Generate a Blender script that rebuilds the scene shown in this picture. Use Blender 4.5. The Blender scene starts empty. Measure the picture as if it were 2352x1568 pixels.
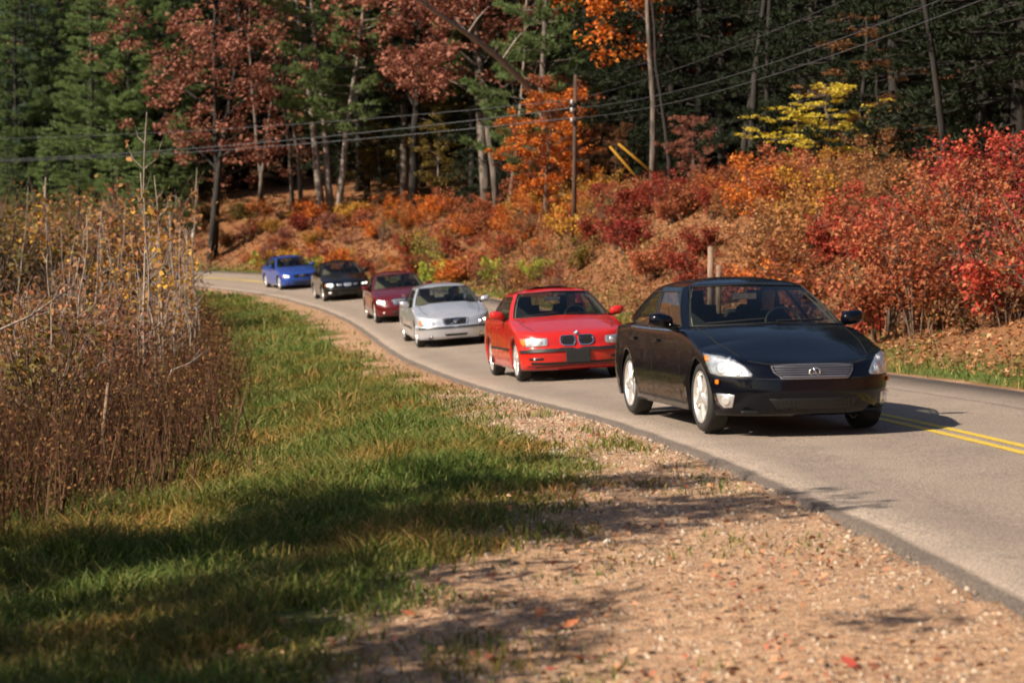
import bpy, bmesh, math, random
import numpy as np
from mathutils import Vector, Matrix
from mathutils.bvhtree import BVHTree

# ------------------------------------------------------------------ camera, sky, sun, exposure
SC = bpy.context.scene
COL = SC.collection
CAM_Z = 1.77
PITCH = math.radians(2.74)
FPX, CX, CY = 4520.0, 1176.0, 784.0          # focal length and centre in pixels of a 2352 px wide view
SUN_AZ = math.radians(58)                     # sun stands to the left of straight behind the camera
SUN_EL = math.radians(36)
cam_d = bpy.data.cameras.new('camera')
cam = bpy.data.objects.new('camera', cam_d)
COL.objects.link(cam)
cam.location = (0, 0, CAM_Z)
cam.rotation_euler = (math.pi / 2 - PITCH, 0, 0)
cam_d.sensor_width = 36.0
cam_d.lens = 36.0 * FPX / 2352.0
cam_d.clip_start = 0.1
cam_d.clip_end = 3000
cam_d.dof.use_dof = True
cam_d.dof.focus_distance = 21.0
cam_d.dof.aperture_fstop = 2.6
SC.camera = cam

world = bpy.data.worlds.new('World')
SC.world = world
world.use_nodes = True
wn = world.node_tree.nodes
sky = wn.new('ShaderNodeTexSky')
sky.sky_type = 'NISHITA'
sky.sun_disc = False
sky.sun_elevation = SUN_EL
sky.sun_rotation = math.pi + SUN_AZ
sky.air_density = 1.0
sky.dust_density = 1.2
wn['Background'].inputs['Strength'].default_value = 0.05
world.node_tree.links.new(sky.outputs['Color'], wn['Background'].inputs['Color'])

sun_d = bpy.data.lights.new('sun', 'SUN')
sun_d.energy = 5.0
sun_d.angle = math.radians(0.55)
sun_d.color = (1.0, 0.87, 0.69)
sun = bpy.data.objects.new('sun', sun_d)
COL.objects.link(sun)
SUN_DIR = Vector((-math.sin(SUN_AZ) * math.cos(SUN_EL), -math.cos(SUN_AZ) * math.cos(SUN_EL), math.sin(SUN_EL)))
sun.rotation_euler = SUN_DIR.to_track_quat('Z', 'Y').to_euler()
sun.location = SUN_DIR * 60

SC.view_settings.view_transform = 'Standard'
SC.view_settings.look = 'None'
SC.view_settings.gamma = 1.0
SC.view_settings.exposure = 0.9
SC.render.engine = 'CYCLES'
SC.cycles.filter_width = 1.9
SC.cycles.max_bounces = 4
SC.cycles.adaptive_threshold = 0.03
SC.cycles.transparent_max_bounces = 10
SC.cycles.diffuse_bounces = 1
SC.cycles.glossy_bounces = 2

# ------------------------------------------------------------------ helpers
RNG = np.random.default_rng(7)
random.seed(7)


def tag(o, label=None, category=None, group=None, kind=None):
    if label:
        o['label'] = label
    if category:
        o['category'] = category
    if group:
        o['group'] = group
    if kind:
        o['kind'] = kind
    return o


def empty(name, loc=(0, 0, 0), rot=(0, 0, 0)):
    o = bpy.data.objects.new(name, None)
    o.empty_display_size = 0.2
    COL.objects.link(o)
    o.location = loc
    o.rotation_euler = rot
    return o


def fast_mesh(name, V, F, smooth=False, uv=None):
    """V (n,3); F (m,k) array, all faces with k corners."""
    V = np.asarray(V, dtype=np.float32)
    F = np.asarray(F, dtype=np.int32)
    me = bpy.data.meshes.new(name)
    n, (m, k) = len(V), F.shape
    me.vertices.add(n)
    me.vertices.foreach_set('co', V.ravel())
    me.loops.add(m * k)
    me.loops.foreach_set('vertex_index', F.ravel())
    me.polygons.add(m)
    me.polygons.foreach_set('loop_start', np.arange(0, m * k, k, dtype=np.int32))
    me.polygons.foreach_set('loop_total', np.full(m, k, dtype=np.int32))
    if smooth:
        me.polygons.foreach_set('use_smooth', np.ones(m, dtype=bool))
    if uv is not None:
        l = me.uv_layers.new(name='UVMap')
        l.data.foreach_set('uv', np.asarray(uv, dtype=np.float32)[F.ravel()].ravel())
    me.update(calc_edges=True)
    return me


def poly_mesh(name, V, F, smooth=False):
    me = bpy.data.meshes.new(name)
    me.from_pydata([tuple(v) for v in V], [], [tuple(f) for f in F])
    if smooth:
        me.polygons.foreach_set('use_smooth', [True] * len(me.polygons))
    me.update()
    return me


def obj(name, me, mat=None, parent=None, loc=None):
    o = bpy.data.objects.new(name, me)
    COL.objects.link(o)
    if mat is not None and len(me.materials) == 0:
        me.materials.append(mat)
    if parent is not None:
        o.parent = parent
    if loc is not None:
        o.location = loc
    return o


def set_mat(o, mat):
    """material on the object, so that copies sharing one mesh can differ in colour"""
    if len(o.data.materials) == 0:
        o.data.materials.append(None)
    o.material_slots[0].link = 'OBJECT'
    o.material_slots[0].material = mat


class MB:
    """collects primitive shapes into one mesh"""
    def __init__(self):
        self.V, self.F = [], []

    def add(self, V, F):
        b = len(self.V)
        self.V += [tuple(v) for v in V]
        self.F += [tuple(i + b for i in f) for f in F]
        return self

    def box(self, c, s, rot=None):
        c = Vector(c)
        P = [Vector((x * s[0] / 2, y * s[1] / 2, z * s[2] / 2)) for x in (-1, 1) for y in (-1, 1) for z in (-1, 1)]
        if rot is not None:
            P = [rot @ p for p in P]
        return self.add([c + p for p in P], [(0, 1, 3, 2), (4, 6, 7, 5), (0, 4, 5, 1), (2, 3, 7, 6), (0, 2, 6, 4), (1, 5, 7, 3)])

    def tube(self, pts, rad, n=8, cap=True):
        pts = [Vector(p) for p in pts]
        if not hasattr(rad, '__len__'):
            rad = [rad] * len(pts)
        V, F = [], []
        up = Vector((0.13, 0.21, 1)).normalized()
        for i, p in enumerate(pts):
            d = (pts[min(i + 1, len(pts) - 1)] - pts[max(i - 1, 0)]).normalized()
            a = d.cross(up)
            if a.length < 1e-3:
                a = d.cross(Vector((1, 0, 0)))
            a.normalize()
            b = d.cross(a)
            for k in range(n):
                t = 2 * math.pi * k / n
                V.append(p + (a * math.cos(t) + b * math.sin(t)) * rad[i])
        for i in range(len(pts) - 1):
            for k in range(n):
                F.append((i * n + k, i * n + (k + 1) % n, (i + 1) * n + (k + 1) % n, (i + 1) * n + k))
        if cap:
            F.append(tuple(range(n - 1, -1, -1)))
            F.append(tuple(range((len(pts) - 1) * n, len(pts) * n)))
        return self.add(V, F)

    def lathe(self, prof, axis='x', n=32, c=(0, 0, 0), closed=False):
        """prof: (radius, offset along axis)"""
        V, F = [], []
        for k in range(n):
            t = 2 * math.pi * k / n
            for r, a in prof:
                p = (a, r * math.cos(t), r * math.sin(t)) if axis == 'x' else ((r * math.cos(t), a, r * math.sin(t)) if axis == 'y' else (r * math.cos(t), r * math.sin(t), a))
                V.append((p[0] + c[0], p[1] + c[1], p[2] + c[2]))
        m = len(prof)
        for k in range(n):
            k2 = (k + 1) % n
            for i in range(m if closed else m - 1):
                j = (i + 1) % m
                F.append((k * m + i, k * m + j, k2 * m + j, k2 * m + i))
        return self.add(V, F)

    def mesh(self, name, smooth=False):
        return poly_mesh(name, self.V, self.F, smooth)

    def build(self, name, mat, parent=None, smooth=False):
        return obj(name, self.mesh(name, smooth), mat, parent)


# ------------------------------------------------------------------ materials
def new_mat(name):
    m = bpy.data.materials.new(name)
    m.use_nodes = True
    nt = m.node_tree
    return m, nt, nt.nodes['Principled BSDF']


def ramp(nt, fac, cols, pos=None):
    r = nt.nodes.new('ShaderNodeValToRGB')
    e = r.color_ramp.elements
    n = len(cols)
    while len(e) < n:
        e.new(0.5)
    for i, c in enumerate(cols):
        e[i].position = pos[i] if pos else i / (n - 1)
        e[i].color = (*c, 1)
    if fac is not None:
        nt.links.new(fac, r.inputs['Fac'])
    return r


def noise(nt, scale, detail=4, coord='Object', rough=0.6):
    t = nt.nodes.new('ShaderNodeTexCoord')
    n = nt.nodes.new('ShaderNodeTexNoise')
    n.inputs['Scale'].default_value = scale
    n.inputs['Detail'].default_value = detail
    n.inputs['Roughness'].default_value = rough
    nt.links.new(t.outputs[coord], n.inputs['Vector'])
    return n


def bump(nt, h, bsdf, strength=0.3, dist=0.02):
    b = nt.nodes.new('ShaderNodeBump')
    b.inputs['Strength'].default_value = strength
    b.inputs['Distance'].default_value = dist
    nt.links.new(h, b.inputs['Height'])
    nt.links.new(b.outputs['Normal'], bsdf.inputs['Normal'])


def plain(name, col, rough=0.6, metal=0.0, var=0.0, scale=20.0, spec=0.5, coat=0.0, emit=None, estr=0.0):
    m, nt, b = new_mat(name)
    b.inputs['Base Color'].default_value = (*col, 1)
    b.inputs['Roughness'].default_value = rough
    b.inputs['Metallic'].default_value = metal
    b.inputs['Specular IOR Level'].default_value = spec
    b.inputs['Coat Weight'].default_value = coat
    b.inputs['Coat Roughness'].default_value = 0.02
    if var:
        n = noise(nt, scale)
        r = ramp(nt, n.outputs['Fac'], [tuple(c * (1 - var) for c in col), tuple(min(1, c * (1 + var)) for c in col)], [0.3, 0.7])
        nt.links.new(r.outputs['Color'], b.inputs['Base Color'])
    if emit:
        b.inputs['Emission Color'].default_value = (*emit, 1)
        b.inputs['Emission Strength'].default_value = estr
    return m


def leaf_mat(name, cols, transl=0.3, rough=0.65, objvar=0.25):
    """every leaf an island of its own with its own tone; each plant leans lighter or darker"""
    m, nt, b = new_mat(name)
    g = nt.nodes.new('ShaderNodeNewGeometry')
    r = ramp(nt, g.outputs['Random Per Island'], cols)
    oi = nt.nodes.new('ShaderNodeObjectInfo')
    mr = nt.nodes.new('ShaderNodeMapRange')
    mr.inputs['To Min'].default_value = 1 - objvar
    mr.inputs['To Max'].default_value = 1 + objvar
    nt.links.new(oi.outputs['Random'], mr.inputs['Value'])
    mx = nt.nodes.new('ShaderNodeVectorMath')
    mx.operation = 'SCALE'
    nt.links.new(r.outputs['Color'], mx.inputs[0])
    nt.links.new(mr.outputs['Result'], mx.inputs['Scale'])
    nt.links.new(mx.outputs['Vector'], b.inputs['Base Color'])
    b.inputs['Roughness'].default_value = rough
    b.inputs['Specular IOR Level'].default_value = 0.25
    if transl > 0:
        t = nt.nodes.new('ShaderNodeBsdfTranslucent')
        nt.links.new(mx.outputs['Vector'], t.inputs['Color'])
        ms = nt.nodes.new('ShaderNodeMixShader')
        ms.inputs['Fac'].default_value = transl
        out = nt.nodes['Material Output']
        nt.links.new(b.outputs['BSDF'], ms.inputs[1])
        nt.links.new(t.outputs['BSDF'], ms.inputs[2])
        nt.links.new(ms.outputs['Shader'], out.inputs['Surface'])
    return m


def bark_mat(name, c1, c2, scale=6.0):
    m, nt, b = new_mat(name)
    t = nt.nodes.new('ShaderNodeTexCoord')
    mp = nt.nodes.new('ShaderNodeMapping')
    mp.inputs['Scale'].default_value = (1, 1, 0.22)
    n = nt.nodes.new('ShaderNodeTexNoise')
    n.inputs['Scale'].default_value = scale
    n.inputs['Detail'].default_value = 5
    nt.links.new(t.outputs['Object'], mp.inputs['Vector'])
    nt.links.new(mp.outputs['Vector'], n.inputs['Vector'])
    r = ramp(nt, n.outputs['Fac'], [c1, c2], [0.35, 0.65])
    nt.links.new(r.outputs['Color'], b.inputs['Base Color'])
    b.inputs['Roughness'].default_value = 0.9
    bump(nt, n.outputs['Fac'], b, 0.6, 0.03)
    return m


def glass_mat(name, tint=(0.55, 0.62, 0.58), gloss=1.0):
    m = bpy.data.materials.new(name)
    m.use_nodes = True
    nt = m.node_tree
    nt.nodes.remove(nt.nodes['Principled BSDF'])
    out = nt.nodes['Material Output']
    tr = nt.nodes.new('ShaderNodeBsdfTransparent')
    tr.inputs['Color'].default_value = (*tint, 1)
    gl = nt.nodes.new('ShaderNodeBsdfGlossy')
    gl.inputs['Roughness'].default_value = 0.01
    gl.inputs['Color'].default_value = (gloss, gloss, gloss, 1)
    fr = nt.nodes.new('ShaderNodeFresnel')
    gm = nt.nodes.new('ShaderNodeNewGeometry')      # a single pane: the same reflectance from either side
    io = nt.nodes.new('ShaderNodeMapRange')
    io.inputs['To Min'].default_value = 1.5
    io.inputs['To Max'].default_value = 1 / 1.5
    nt.links.new(gm.outputs['Backfacing'], io.inputs['Value'])
    nt.links.new(io.outputs['Result'], fr.inputs['IOR'])
    mx = nt.nodes.new('ShaderNodeMixShader')
    nt.links.new(fr.outputs['Fac'], mx.inputs['Fac'])
    nt.links.new(tr.outputs['BSDF'], mx.inputs[1])
    nt.links.new(gl.outputs['BSDF'], mx.inputs[2])
    nt.links.new(mx.outputs['Shader'], out.inputs['Surface'])
    return m


M = {}
M['rust'] = leaf_mat('rust oak leaves', [(0.17, 0.055, 0.035), (0.29, 0.11, 0.075), (0.38, 0.165, 0.115), (0.22, 0.075, 0.05)])
M['orange'] = leaf_mat('orange leaves', [(0.42, 0.07, 0.014), (0.58, 0.15, 0.024), (0.62, 0.24, 0.04), (0.36, 0.045, 0.013)])
M['red'] = leaf_mat('red leaves', [(0.28, 0.022, 0.018), (0.44, 0.05, 0.032), (0.46, 0.12, 0.06), (0.20, 0.02, 0.016)])
M['crimson'] = leaf_mat('crimson leaves', [(0.18, 0.014, 0.016), (0.32, 0.026, 0.030), (0.38, 0.08, 0.045), (0.13, 0.012, 0.013)])
M['darkred'] = leaf_mat('dark red leaves', [(0.14, 0.014, 0.012), (0.26, 0.03, 0.02), (0.32, 0.07, 0.03), (0.10, 0.02, 0.012)])
M['redorange'] = leaf_mat('red orange leaves', [(0.30, 0.05, 0.025), (0.42, 0.115, 0.05), (0.40, 0.17, 0.07), (0.22, 0.05, 0.025)])
M['tan'] = leaf_mat('tan orange leaves', [(0.24, 0.09, 0.03), (0.36, 0.16, 0.055), (0.42, 0.22, 0.09), (0.26, 0.07, 0.03)])
M['brown'] = leaf_mat('brown leaves', [(0.10, 0.045, 0.02), (0.18, 0.08, 0.035), (0.24, 0.12, 0.05), (0.12, 0.035, 0.02)])
M['gold'] = leaf_mat('golden leaves', [(0.40, 0.20, 0.028), (0.52, 0.30, 0.045), (0.42, 0.16, 0.028), (0.30, 0.20, 0.035)])
M['yellow'] = leaf_mat('bright yellow leaves', [(0.60, 0.46, 0.05), (0.72, 0.58, 0.08), (0.55, 0.46, 0.06), (0.70, 0.46, 0.06)], 0.4)
M['lime'] = leaf_mat('lime leaves', [(0.20, 0.28, 0.03), (0.34, 0.40, 0.06), (0.44, 0.42, 0.08), (0.14, 0.20, 0.03)], 0.4)
M['olive'] = leaf_mat('olive leaves', [(0.08, 0.075, 0.018), (0.16, 0.13, 0.03), (0.26, 0.17, 0.035), (0.12, 0.07, 0.02)])
M['pine'] = leaf_mat('pine needles', [(0.095, 0.145, 0.048), (0.150, 0.215, 0.075), (0.21, 0.28, 0.105), (0.12, 0.175, 0.068)], 0.38)
M['pineblue'] = leaf_mat('blue pine needles', [(0.075, 0.125, 0.08), (0.115, 0.18, 0.115), (0.155, 0.225, 0.15), (0.085, 0.135, 0.09)], 0.35)
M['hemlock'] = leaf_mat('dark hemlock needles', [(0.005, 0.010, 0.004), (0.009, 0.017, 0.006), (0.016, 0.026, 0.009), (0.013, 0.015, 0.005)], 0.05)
M['bark_dark'] = bark_mat('dark bark', (0.006, 0.005, 0.0045), (0.026, 0.020, 0.017))
M['bark_grey'] = bark_mat('grey bark', (0.05, 0.04, 0.034), (0.17, 0.135, 0.115))
M['bark_pale'] = bark_mat('pale bark', (0.09, 0.07, 0.058), (0.33, 0.27, 0.23))
M['twig'] = bark_mat('pale twig', (0.13, 0.10, 0.08), (0.36, 0.285, 0.24), 30)
M['stem'] = bark_mat('brown stem', (0.06, 0.035, 0.025), (0.16, 0.10, 0.07), 30)
M['pole_wood'] = bark_mat('weathered pole wood', (0.035, 0.019, 0.013), (0.085, 0.046, 0.03), 10)
M['post_wood'] = bark_mat('pale post wood', (0.13, 0.082, 0.055), (0.29, 0.195, 0.14), 10)
M['wire'] = plain('wire', (0.06, 0.065, 0.075), 0.45, 0.3)
M['guy_yellow'] = plain('yellow plastic', (0.48, 0.25, 0.03), 0.5, var=0.2)
M['white_post'] = plain('white painted post', (0.75, 0.74, 0.70), 0.6, var=0.1)
M['porcelain'] = plain('pale insulator', (0.55, 0.55, 0.56), 0.2)

# ------------------------------------------------------------------ road line and terrain
# left edge of the carriageway: x, y, z, banking in degrees
ROAD = np.array([
    (5.9, -16, 0.0, 0.0), (4.75, -8, 0.0, 0.0), (3.62, 0, 0.0, 0.0), (2.95, 5, 0.03, 0.1), (2.46, 9, 0.05, 0.2), (1.93, 13.5, 0.07, 0.3),
    (1.05, 19, 0.04, 0.6), (0.15, 24.5, -0.13, 1.6), (-0.6, 29.5, -0.31, 2.4), (-1.75, 38, -0.55, 3.4), (-2.85, 46, -0.67, 4.0),
    (-4.5, 57, -0.53, 4.3), (-5.9, 65, -0.45, 4.5), (-7.7, 73, -0.36, 4.6), (-11.0, 85, -0.24, 4.6), (-17.0, 96, 0.0, 4.6),
    (-26.0, 105, 0.22, 4.2), (-40, 112.5, 0.3, 3.5), (-60, 118, 0.4, 3), (-90, 122, 0.5, 2), (-130, 124, 0.6, 2)])
RW = 5.65


def catmull(P, per=8):
    out = []
    n = len(P)
    for i in range(n - 1):
        p0, p1, p2, p3 = P[max(i - 1, 0)], P[i], P[i + 1], P[min(i + 2, n - 1)]
        for k in range(per):
            t = k / per
            out.append(0.5 * ((2 * p1) + (-p0 + p2) * t + (2 * p0 - 5 * p1 + 4 * p2 - p3) * t * t + (-p0 + 3 * p1 - 3 * p2 + p3) * t ** 3))
    out.append(P[-1])
    return np.array(out)


RL = catmull(ROAD, 8)                                    # dense left edge
_t = np.gradient(RL[:, :2], axis=0)
_t /= np.linalg.norm(_t, axis=1)[:, None]
RN = np.stack([_t[:, 1], -_t[:, 0]], 1)                  # to the right of travel away from the camera
RT = _t


def road_coord(x, y):
    """signed distance from the left edge (positive to the right), left edge z, banking slope"""
    P = np.stack([np.ravel(x), np.ravel(y)], 1).astype(np.float64)
    A, B = RL[:-1, :2], RL[1:, :2]
    d = B - A
    L2 = (d ** 2).sum(1)
    best = np.full(len(P), 1e18)
    c = np.zeros(len(P)); z = np.zeros(len(P)); bk = np.zeros(len(P))
    for i in range(len(A)):
        r = P - A[i]
        t = (r @ d[i]) / L2[i]
        tc = np.clip(t, 0, 1)
        q = r - tc[:, None] * d[i]
        dist = (q ** 2).sum(1)
        m = dist < best - 1e-9
        if not m.any():
            continue
        best[m] = dist[m]
        side = (d[i][1] * r[:, 0] - d[i][0] * r[:, 1])
        c[m] = np.sqrt(dist[m]) * np.sign(side[m])
        z[m] = RL[i, 2] + tc[m] * (RL[i + 1, 2] - RL[i, 2])
        bk[m] = RL[i, 3] + tc[m] * (RL[i + 1, 3] - RL[i, 3])
    return c, z, np.tan(np.radians(bk))


def sstep(a, b, x):
    t = np.clip((x - a) / (b - a), 0, 1)
    return t * t * (3 - 2 * t)


def vnoise(x, y, s, seed=0):
    """cheap smooth value noise"""
    x = np.asarray(x, float) / s + seed * 17.3
    y = np.asarray(y, float) / s + seed * 9.1
    xi, yi = np.floor(x), np.floor(y)
    fx, fy = x - xi, y - yi
    fx, fy = fx * fx * (3 - 2 * fx), fy * fy * (3 - 2 * fy)

    def h(a, b):
        v = np.sin(a * 127.1 + b * 311.7 + seed * 74.7) * 43758.5453
        return v - np.floor(v)
    return (h(xi, yi) * (1 - fx) + h(xi + 1, yi) * fx) * (1 - fy) + (h(xi, yi + 1) * (1 - fx) + h(xi + 1, yi + 1) * fx) * fy


SH_Y = [-10, 8, 10, 12, 14, 17, 21, 30, 50, 85, 200]
SH_W = [3.6, 3.5, 3.1, 2.0, 1.35, 1.0, 0.8, 0.72, 0.85, 0.85, 0.8]


def shoulder_w(y):
    return np.interp(y, SH_Y, SH_W)


def ground_z(x, y, fine=True):
    sh = np.shape(x)
    x, y = np.ravel(np.asarray(x, float)), np.ravel(np.asarray(y, float))
    c, zl, bk = road_coord(x, y)
    dl = np.maximum(-c, 0)
    dr = np.maximum(c - RW, 0)
    inside = (c >= 0) & (c <= RW)
    sw = shoulder_w(y)
    zleft = zl - 0.016 - 0.035 * np.minimum(dl, sw) - 0.13 * np.clip(dl - sw, 0, 3.0) - 0.02 * np.clip(dl - sw - 3, 0, 40)
    zr = zl + RW * bk
    B = 3.3 + 0.5 * np.sin(y * 0.11)
    zright = zr - 0.03 + 0.04 * np.minimum(dr, 1.3) + B * sstep(0.9, 8.5, dr) + 0.13 * np.clip(dr - 8, 0, 25) + 0.42 * np.clip(dr - 33, 0, 120)
    zin = zl + np.clip(c, 0, RW) * bk - 0.08
    z = np.where(c < 0, zleft, np.where(inside, zin, zright))
    am = np.clip(np.maximum(dl - sw, dr - 1.0), 0, 1)
    z = z + am * (0.30 * (vnoise(x, y, 3.1, 1) - 0.5) * np.clip(dr / 4, 0.25, 1) + 0.10 * (vnoise(x, y, 0.9, 2) - 0.5))
    z = z + np.clip((dl - 0.35) / 0.5, 0, 1) * 0.03 * (vnoise(x, y, 0.35, 3) - 0.5)
    return z.reshape(sh)


def gz(x, y):
    return float(ground_z(np.array([x]), np.array([y]))[0])


def col_x(px, y):
    """x of the point at depth y seen in column px (2352 px wide view), near eye level"""
    return (px - CX) / FPX * y


def pix(px, py, y):
    """3D point at depth y behind pixel (px,py)"""
    dx, dy = (px - CX) / FPX, (CY - py) / FPX
    f = math.cos(PITCH) + dy * math.sin(PITCH)
    up = -math.sin(PITCH) + dy * math.cos(PITCH)
    return Vector((dx / f * y, y, CAM_Z + up / f * y))


def on_bank(px, dr):
    """depth at which column px lies dr metres beyond the right edge of the road"""
    ys = np.linspace(6, 160, 500)
    c, _, _ = road_coord(col_x(px, ys), ys)
    k = np.argmax(c - RW < dr) if px > 1500 else 0
    s = c - RW - dr
    if px > 1176:
        # going away from the camera c falls, then rises again past the bend: take the last crossing upwards or the first downwards
        idx = np.where(np.diff(np.sign(s)) != 0)[0]
    else:
        idx = np.where(np.diff(np.sign(s)) > 0)[0]
    if len(idx) == 0:
        return None
    return float(ys[idx[-1]])


def ground_grid():
    xs = np.unique(np.concatenate([np.linspace(-170, -30, 60), np.linspace(-30, -8, 60), np.linspace(-8, 10, 150), np.linspace(10, 30, 60), np.linspace(30, 150, 50)]))
    ys = np.unique(np.concatenate([np.linspace(-80, 4, 45), np.linspace(4, 26, 170), np.linspace(26, 60, 130), np.linspace(60, 125, 130), np.linspace(125, 300, 70)]))
    X, Y = np.meshgrid(xs, ys)
    Z = ground_z(X, Y)
    V = np.stack([X.ravel(), Y.ravel(), Z.ravel()], 1)
    nx, ny = len(xs), len(ys)
    i = (np.arange(ny - 1)[:, None] * nx + np.arange(nx - 1)[None]).ravel()
    F = np.stack([i, i + 1, i + nx + 1, i + nx], 1)
    me = fast_mesh('ground', V, F, True)
    c, _, _ = road_coord(V[:, 0], V[:, 1])
    sw = shoulder_w(V[:, 1])
    dl, dr = -c, c - RW
    wob = (vnoise(V[:, 0], V[:, 1], 0.8, 5) - 0.5) * 0.9
    grav = np.where(c < RW / 2, 1 - sstep(-0.25, 0.35, dl - sw + wob), 1 - sstep(0.1, 0.5, dr + wob * 0.4))
    grass_r = sstep(0.2, 0.5, dr) * (1 - sstep(1.0, 2.6, dr + wob))
    grass = np.where(c < RW / 2, 1 - grav, grass_r)
    col = np.stack([grav, grass, np.zeros_like(c), np.ones_like(c)], 1).astype(np.float32)
    a = me.color_attributes.new('zone', 'FLOAT_COLOR', 'POINT')
    a.data.foreach_set('color', col.ravel())
    return me


def ground_mat():
    m, nt, b = new_mat('ground cover')
    at = nt.nodes.new('ShaderNodeAttribute')
    at.attribute_name = 'zone'
    sp = nt.nodes.new('ShaderNodeSeparateColor')
    nt.links.new(at.outputs['Color'], sp.inputs['Color'])
    n2 = noise(nt, 38, 2)
    n3 = noise(nt, 9, 4)
    vor = nt.nodes.new('ShaderNodeTexVoronoi')
    vor.inputs['Scale'].default_value = 46
    tc = nt.nodes.new('ShaderNodeTexCoord')
    nt.links.new(tc.outputs['Object'], vor.inputs['Vector'])
    gsep = nt.nodes.new('ShaderNodeSeparateColor')
    nt.links.new(vor.outputs['Color'], gsep.inputs['Color'])
    gr = ramp(nt, gsep.outputs[0], [(0.13, 0.085, 0.06), (0.33, 0.205, 0.12), (0.46, 0.285, 0.16), (0.60, 0.44, 0.29)], [0.0, 0.4, 0.8, 1.0])
    sand = ramp(nt, n3.outputs['Fac'], [(0.17, 0.12, 0.09), (0.36, 0.21, 0.14), (0.50, 0.29, 0.19)], [0.36, 0.48, 0.64])
    mg = nt.nodes.new('ShaderNodeMix'); mg.data_type = 'RGBA'; mg.inputs[0].default_value = 0.36
    nt.links.new(gr.outputs['Color'], mg.inputs[6]); nt.links.new(sand.outputs['Color'], mg.inputs[7])
    lit = ramp(nt, n2.outputs['Fac'], [(0.06, 0.03, 0.018), (0.20, 0.095, 0.045), (0.34, 0.16, 0.075)], [0.3, 0.5, 0.72])
    gs = ramp(nt, n3.outputs['Fac'], [(0.035, 0.05, 0.014), (0.09, 0.12, 0.03), (0.16, 0.13, 0.05)], [0.3, 0.5, 0.7])
    m1 = nt.nodes.new('ShaderNodeMix'); m1.data_type = 'RGBA'
    nt.links.new(sp.outputs[1], m1.inputs[0]); nt.links.new(lit.outputs['Color'], m1.inputs[6]); nt.links.new(gs.outputs['Color'], m1.inputs[7])
    m2 = nt.nodes.new('ShaderNodeMix'); m2.data_type = 'RGBA'
    nt.links.new(sp.outputs[0], m2.inputs[0]); nt.links.new(m1.outputs[2], m2.inputs[6]); nt.links.new(mg.outputs[2], m2.inputs[7])
    nt.links.new(m2.outputs[2], b.inputs['Base Color'])
    b.inputs['Roughness'].default_value = 0.95
    b.inputs['Specular IOR Level'].default_value = 0.1
    bump(nt, vor.outputs['Distance'], b, 0.7, 0.012)
    return m


ground = obj('ground', ground_grid(), ground_mat())
tag(ground, kind='structure')


def strip(name, offs, lift, mat, skirt=0.0, i0=0, i1=None, uvs=False):
    """sheet along the road between lateral offsets"""
    i1 = i1 or len(RL)
    idx = np.arange(i0, i1)
    V, F, UV = [], [], []
    s = np.concatenate([[0], np.cumsum(np.linalg.norm(np.diff(RL[:, :2], axis=0), axis=1))])
    k = len(offs) + (2 if skirt else 0)
    for i in idx:
        bk = math.tan(math.radians(RL[i, 3]))
        row = []
        for o in offs:
            cr = 0.03 * (1 - ((o - RW / 2) / (RW / 2)) ** 2)
            row.append((RL[i, 0] + RN[i, 0] * o, RL[i, 1] + RN[i, 1] * o, RL[i, 2] + o * bk + lift + cr))
        u = [o / RW for o in offs]
        if skirt:
            a, b_ = row[0], row[-1]
            row = [(a[0] - RN[i, 0] * 0.05, a[1] - RN[i, 1] * 0.05, a[2] - skirt)] + row + [(b_[0] + RN[i, 0] * 0.05, b_[1] + RN[i, 1] * 0.05, b_[2] - skirt)]
            u = [u[0]] + u + [u[-1]]
        V += row
        UV += [(q, s[i]) for q in u]
    n = len(idx)
    for r in range(n - 1):
        for q in range(k - 1):
            F.append((r * k + q, r * k + q + 1, (r + 1) * k + q + 1, (r + 1) * k + q))
    me = fast_mesh(name, V, F, True, UV)
    return obj(name, me, mat)


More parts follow.
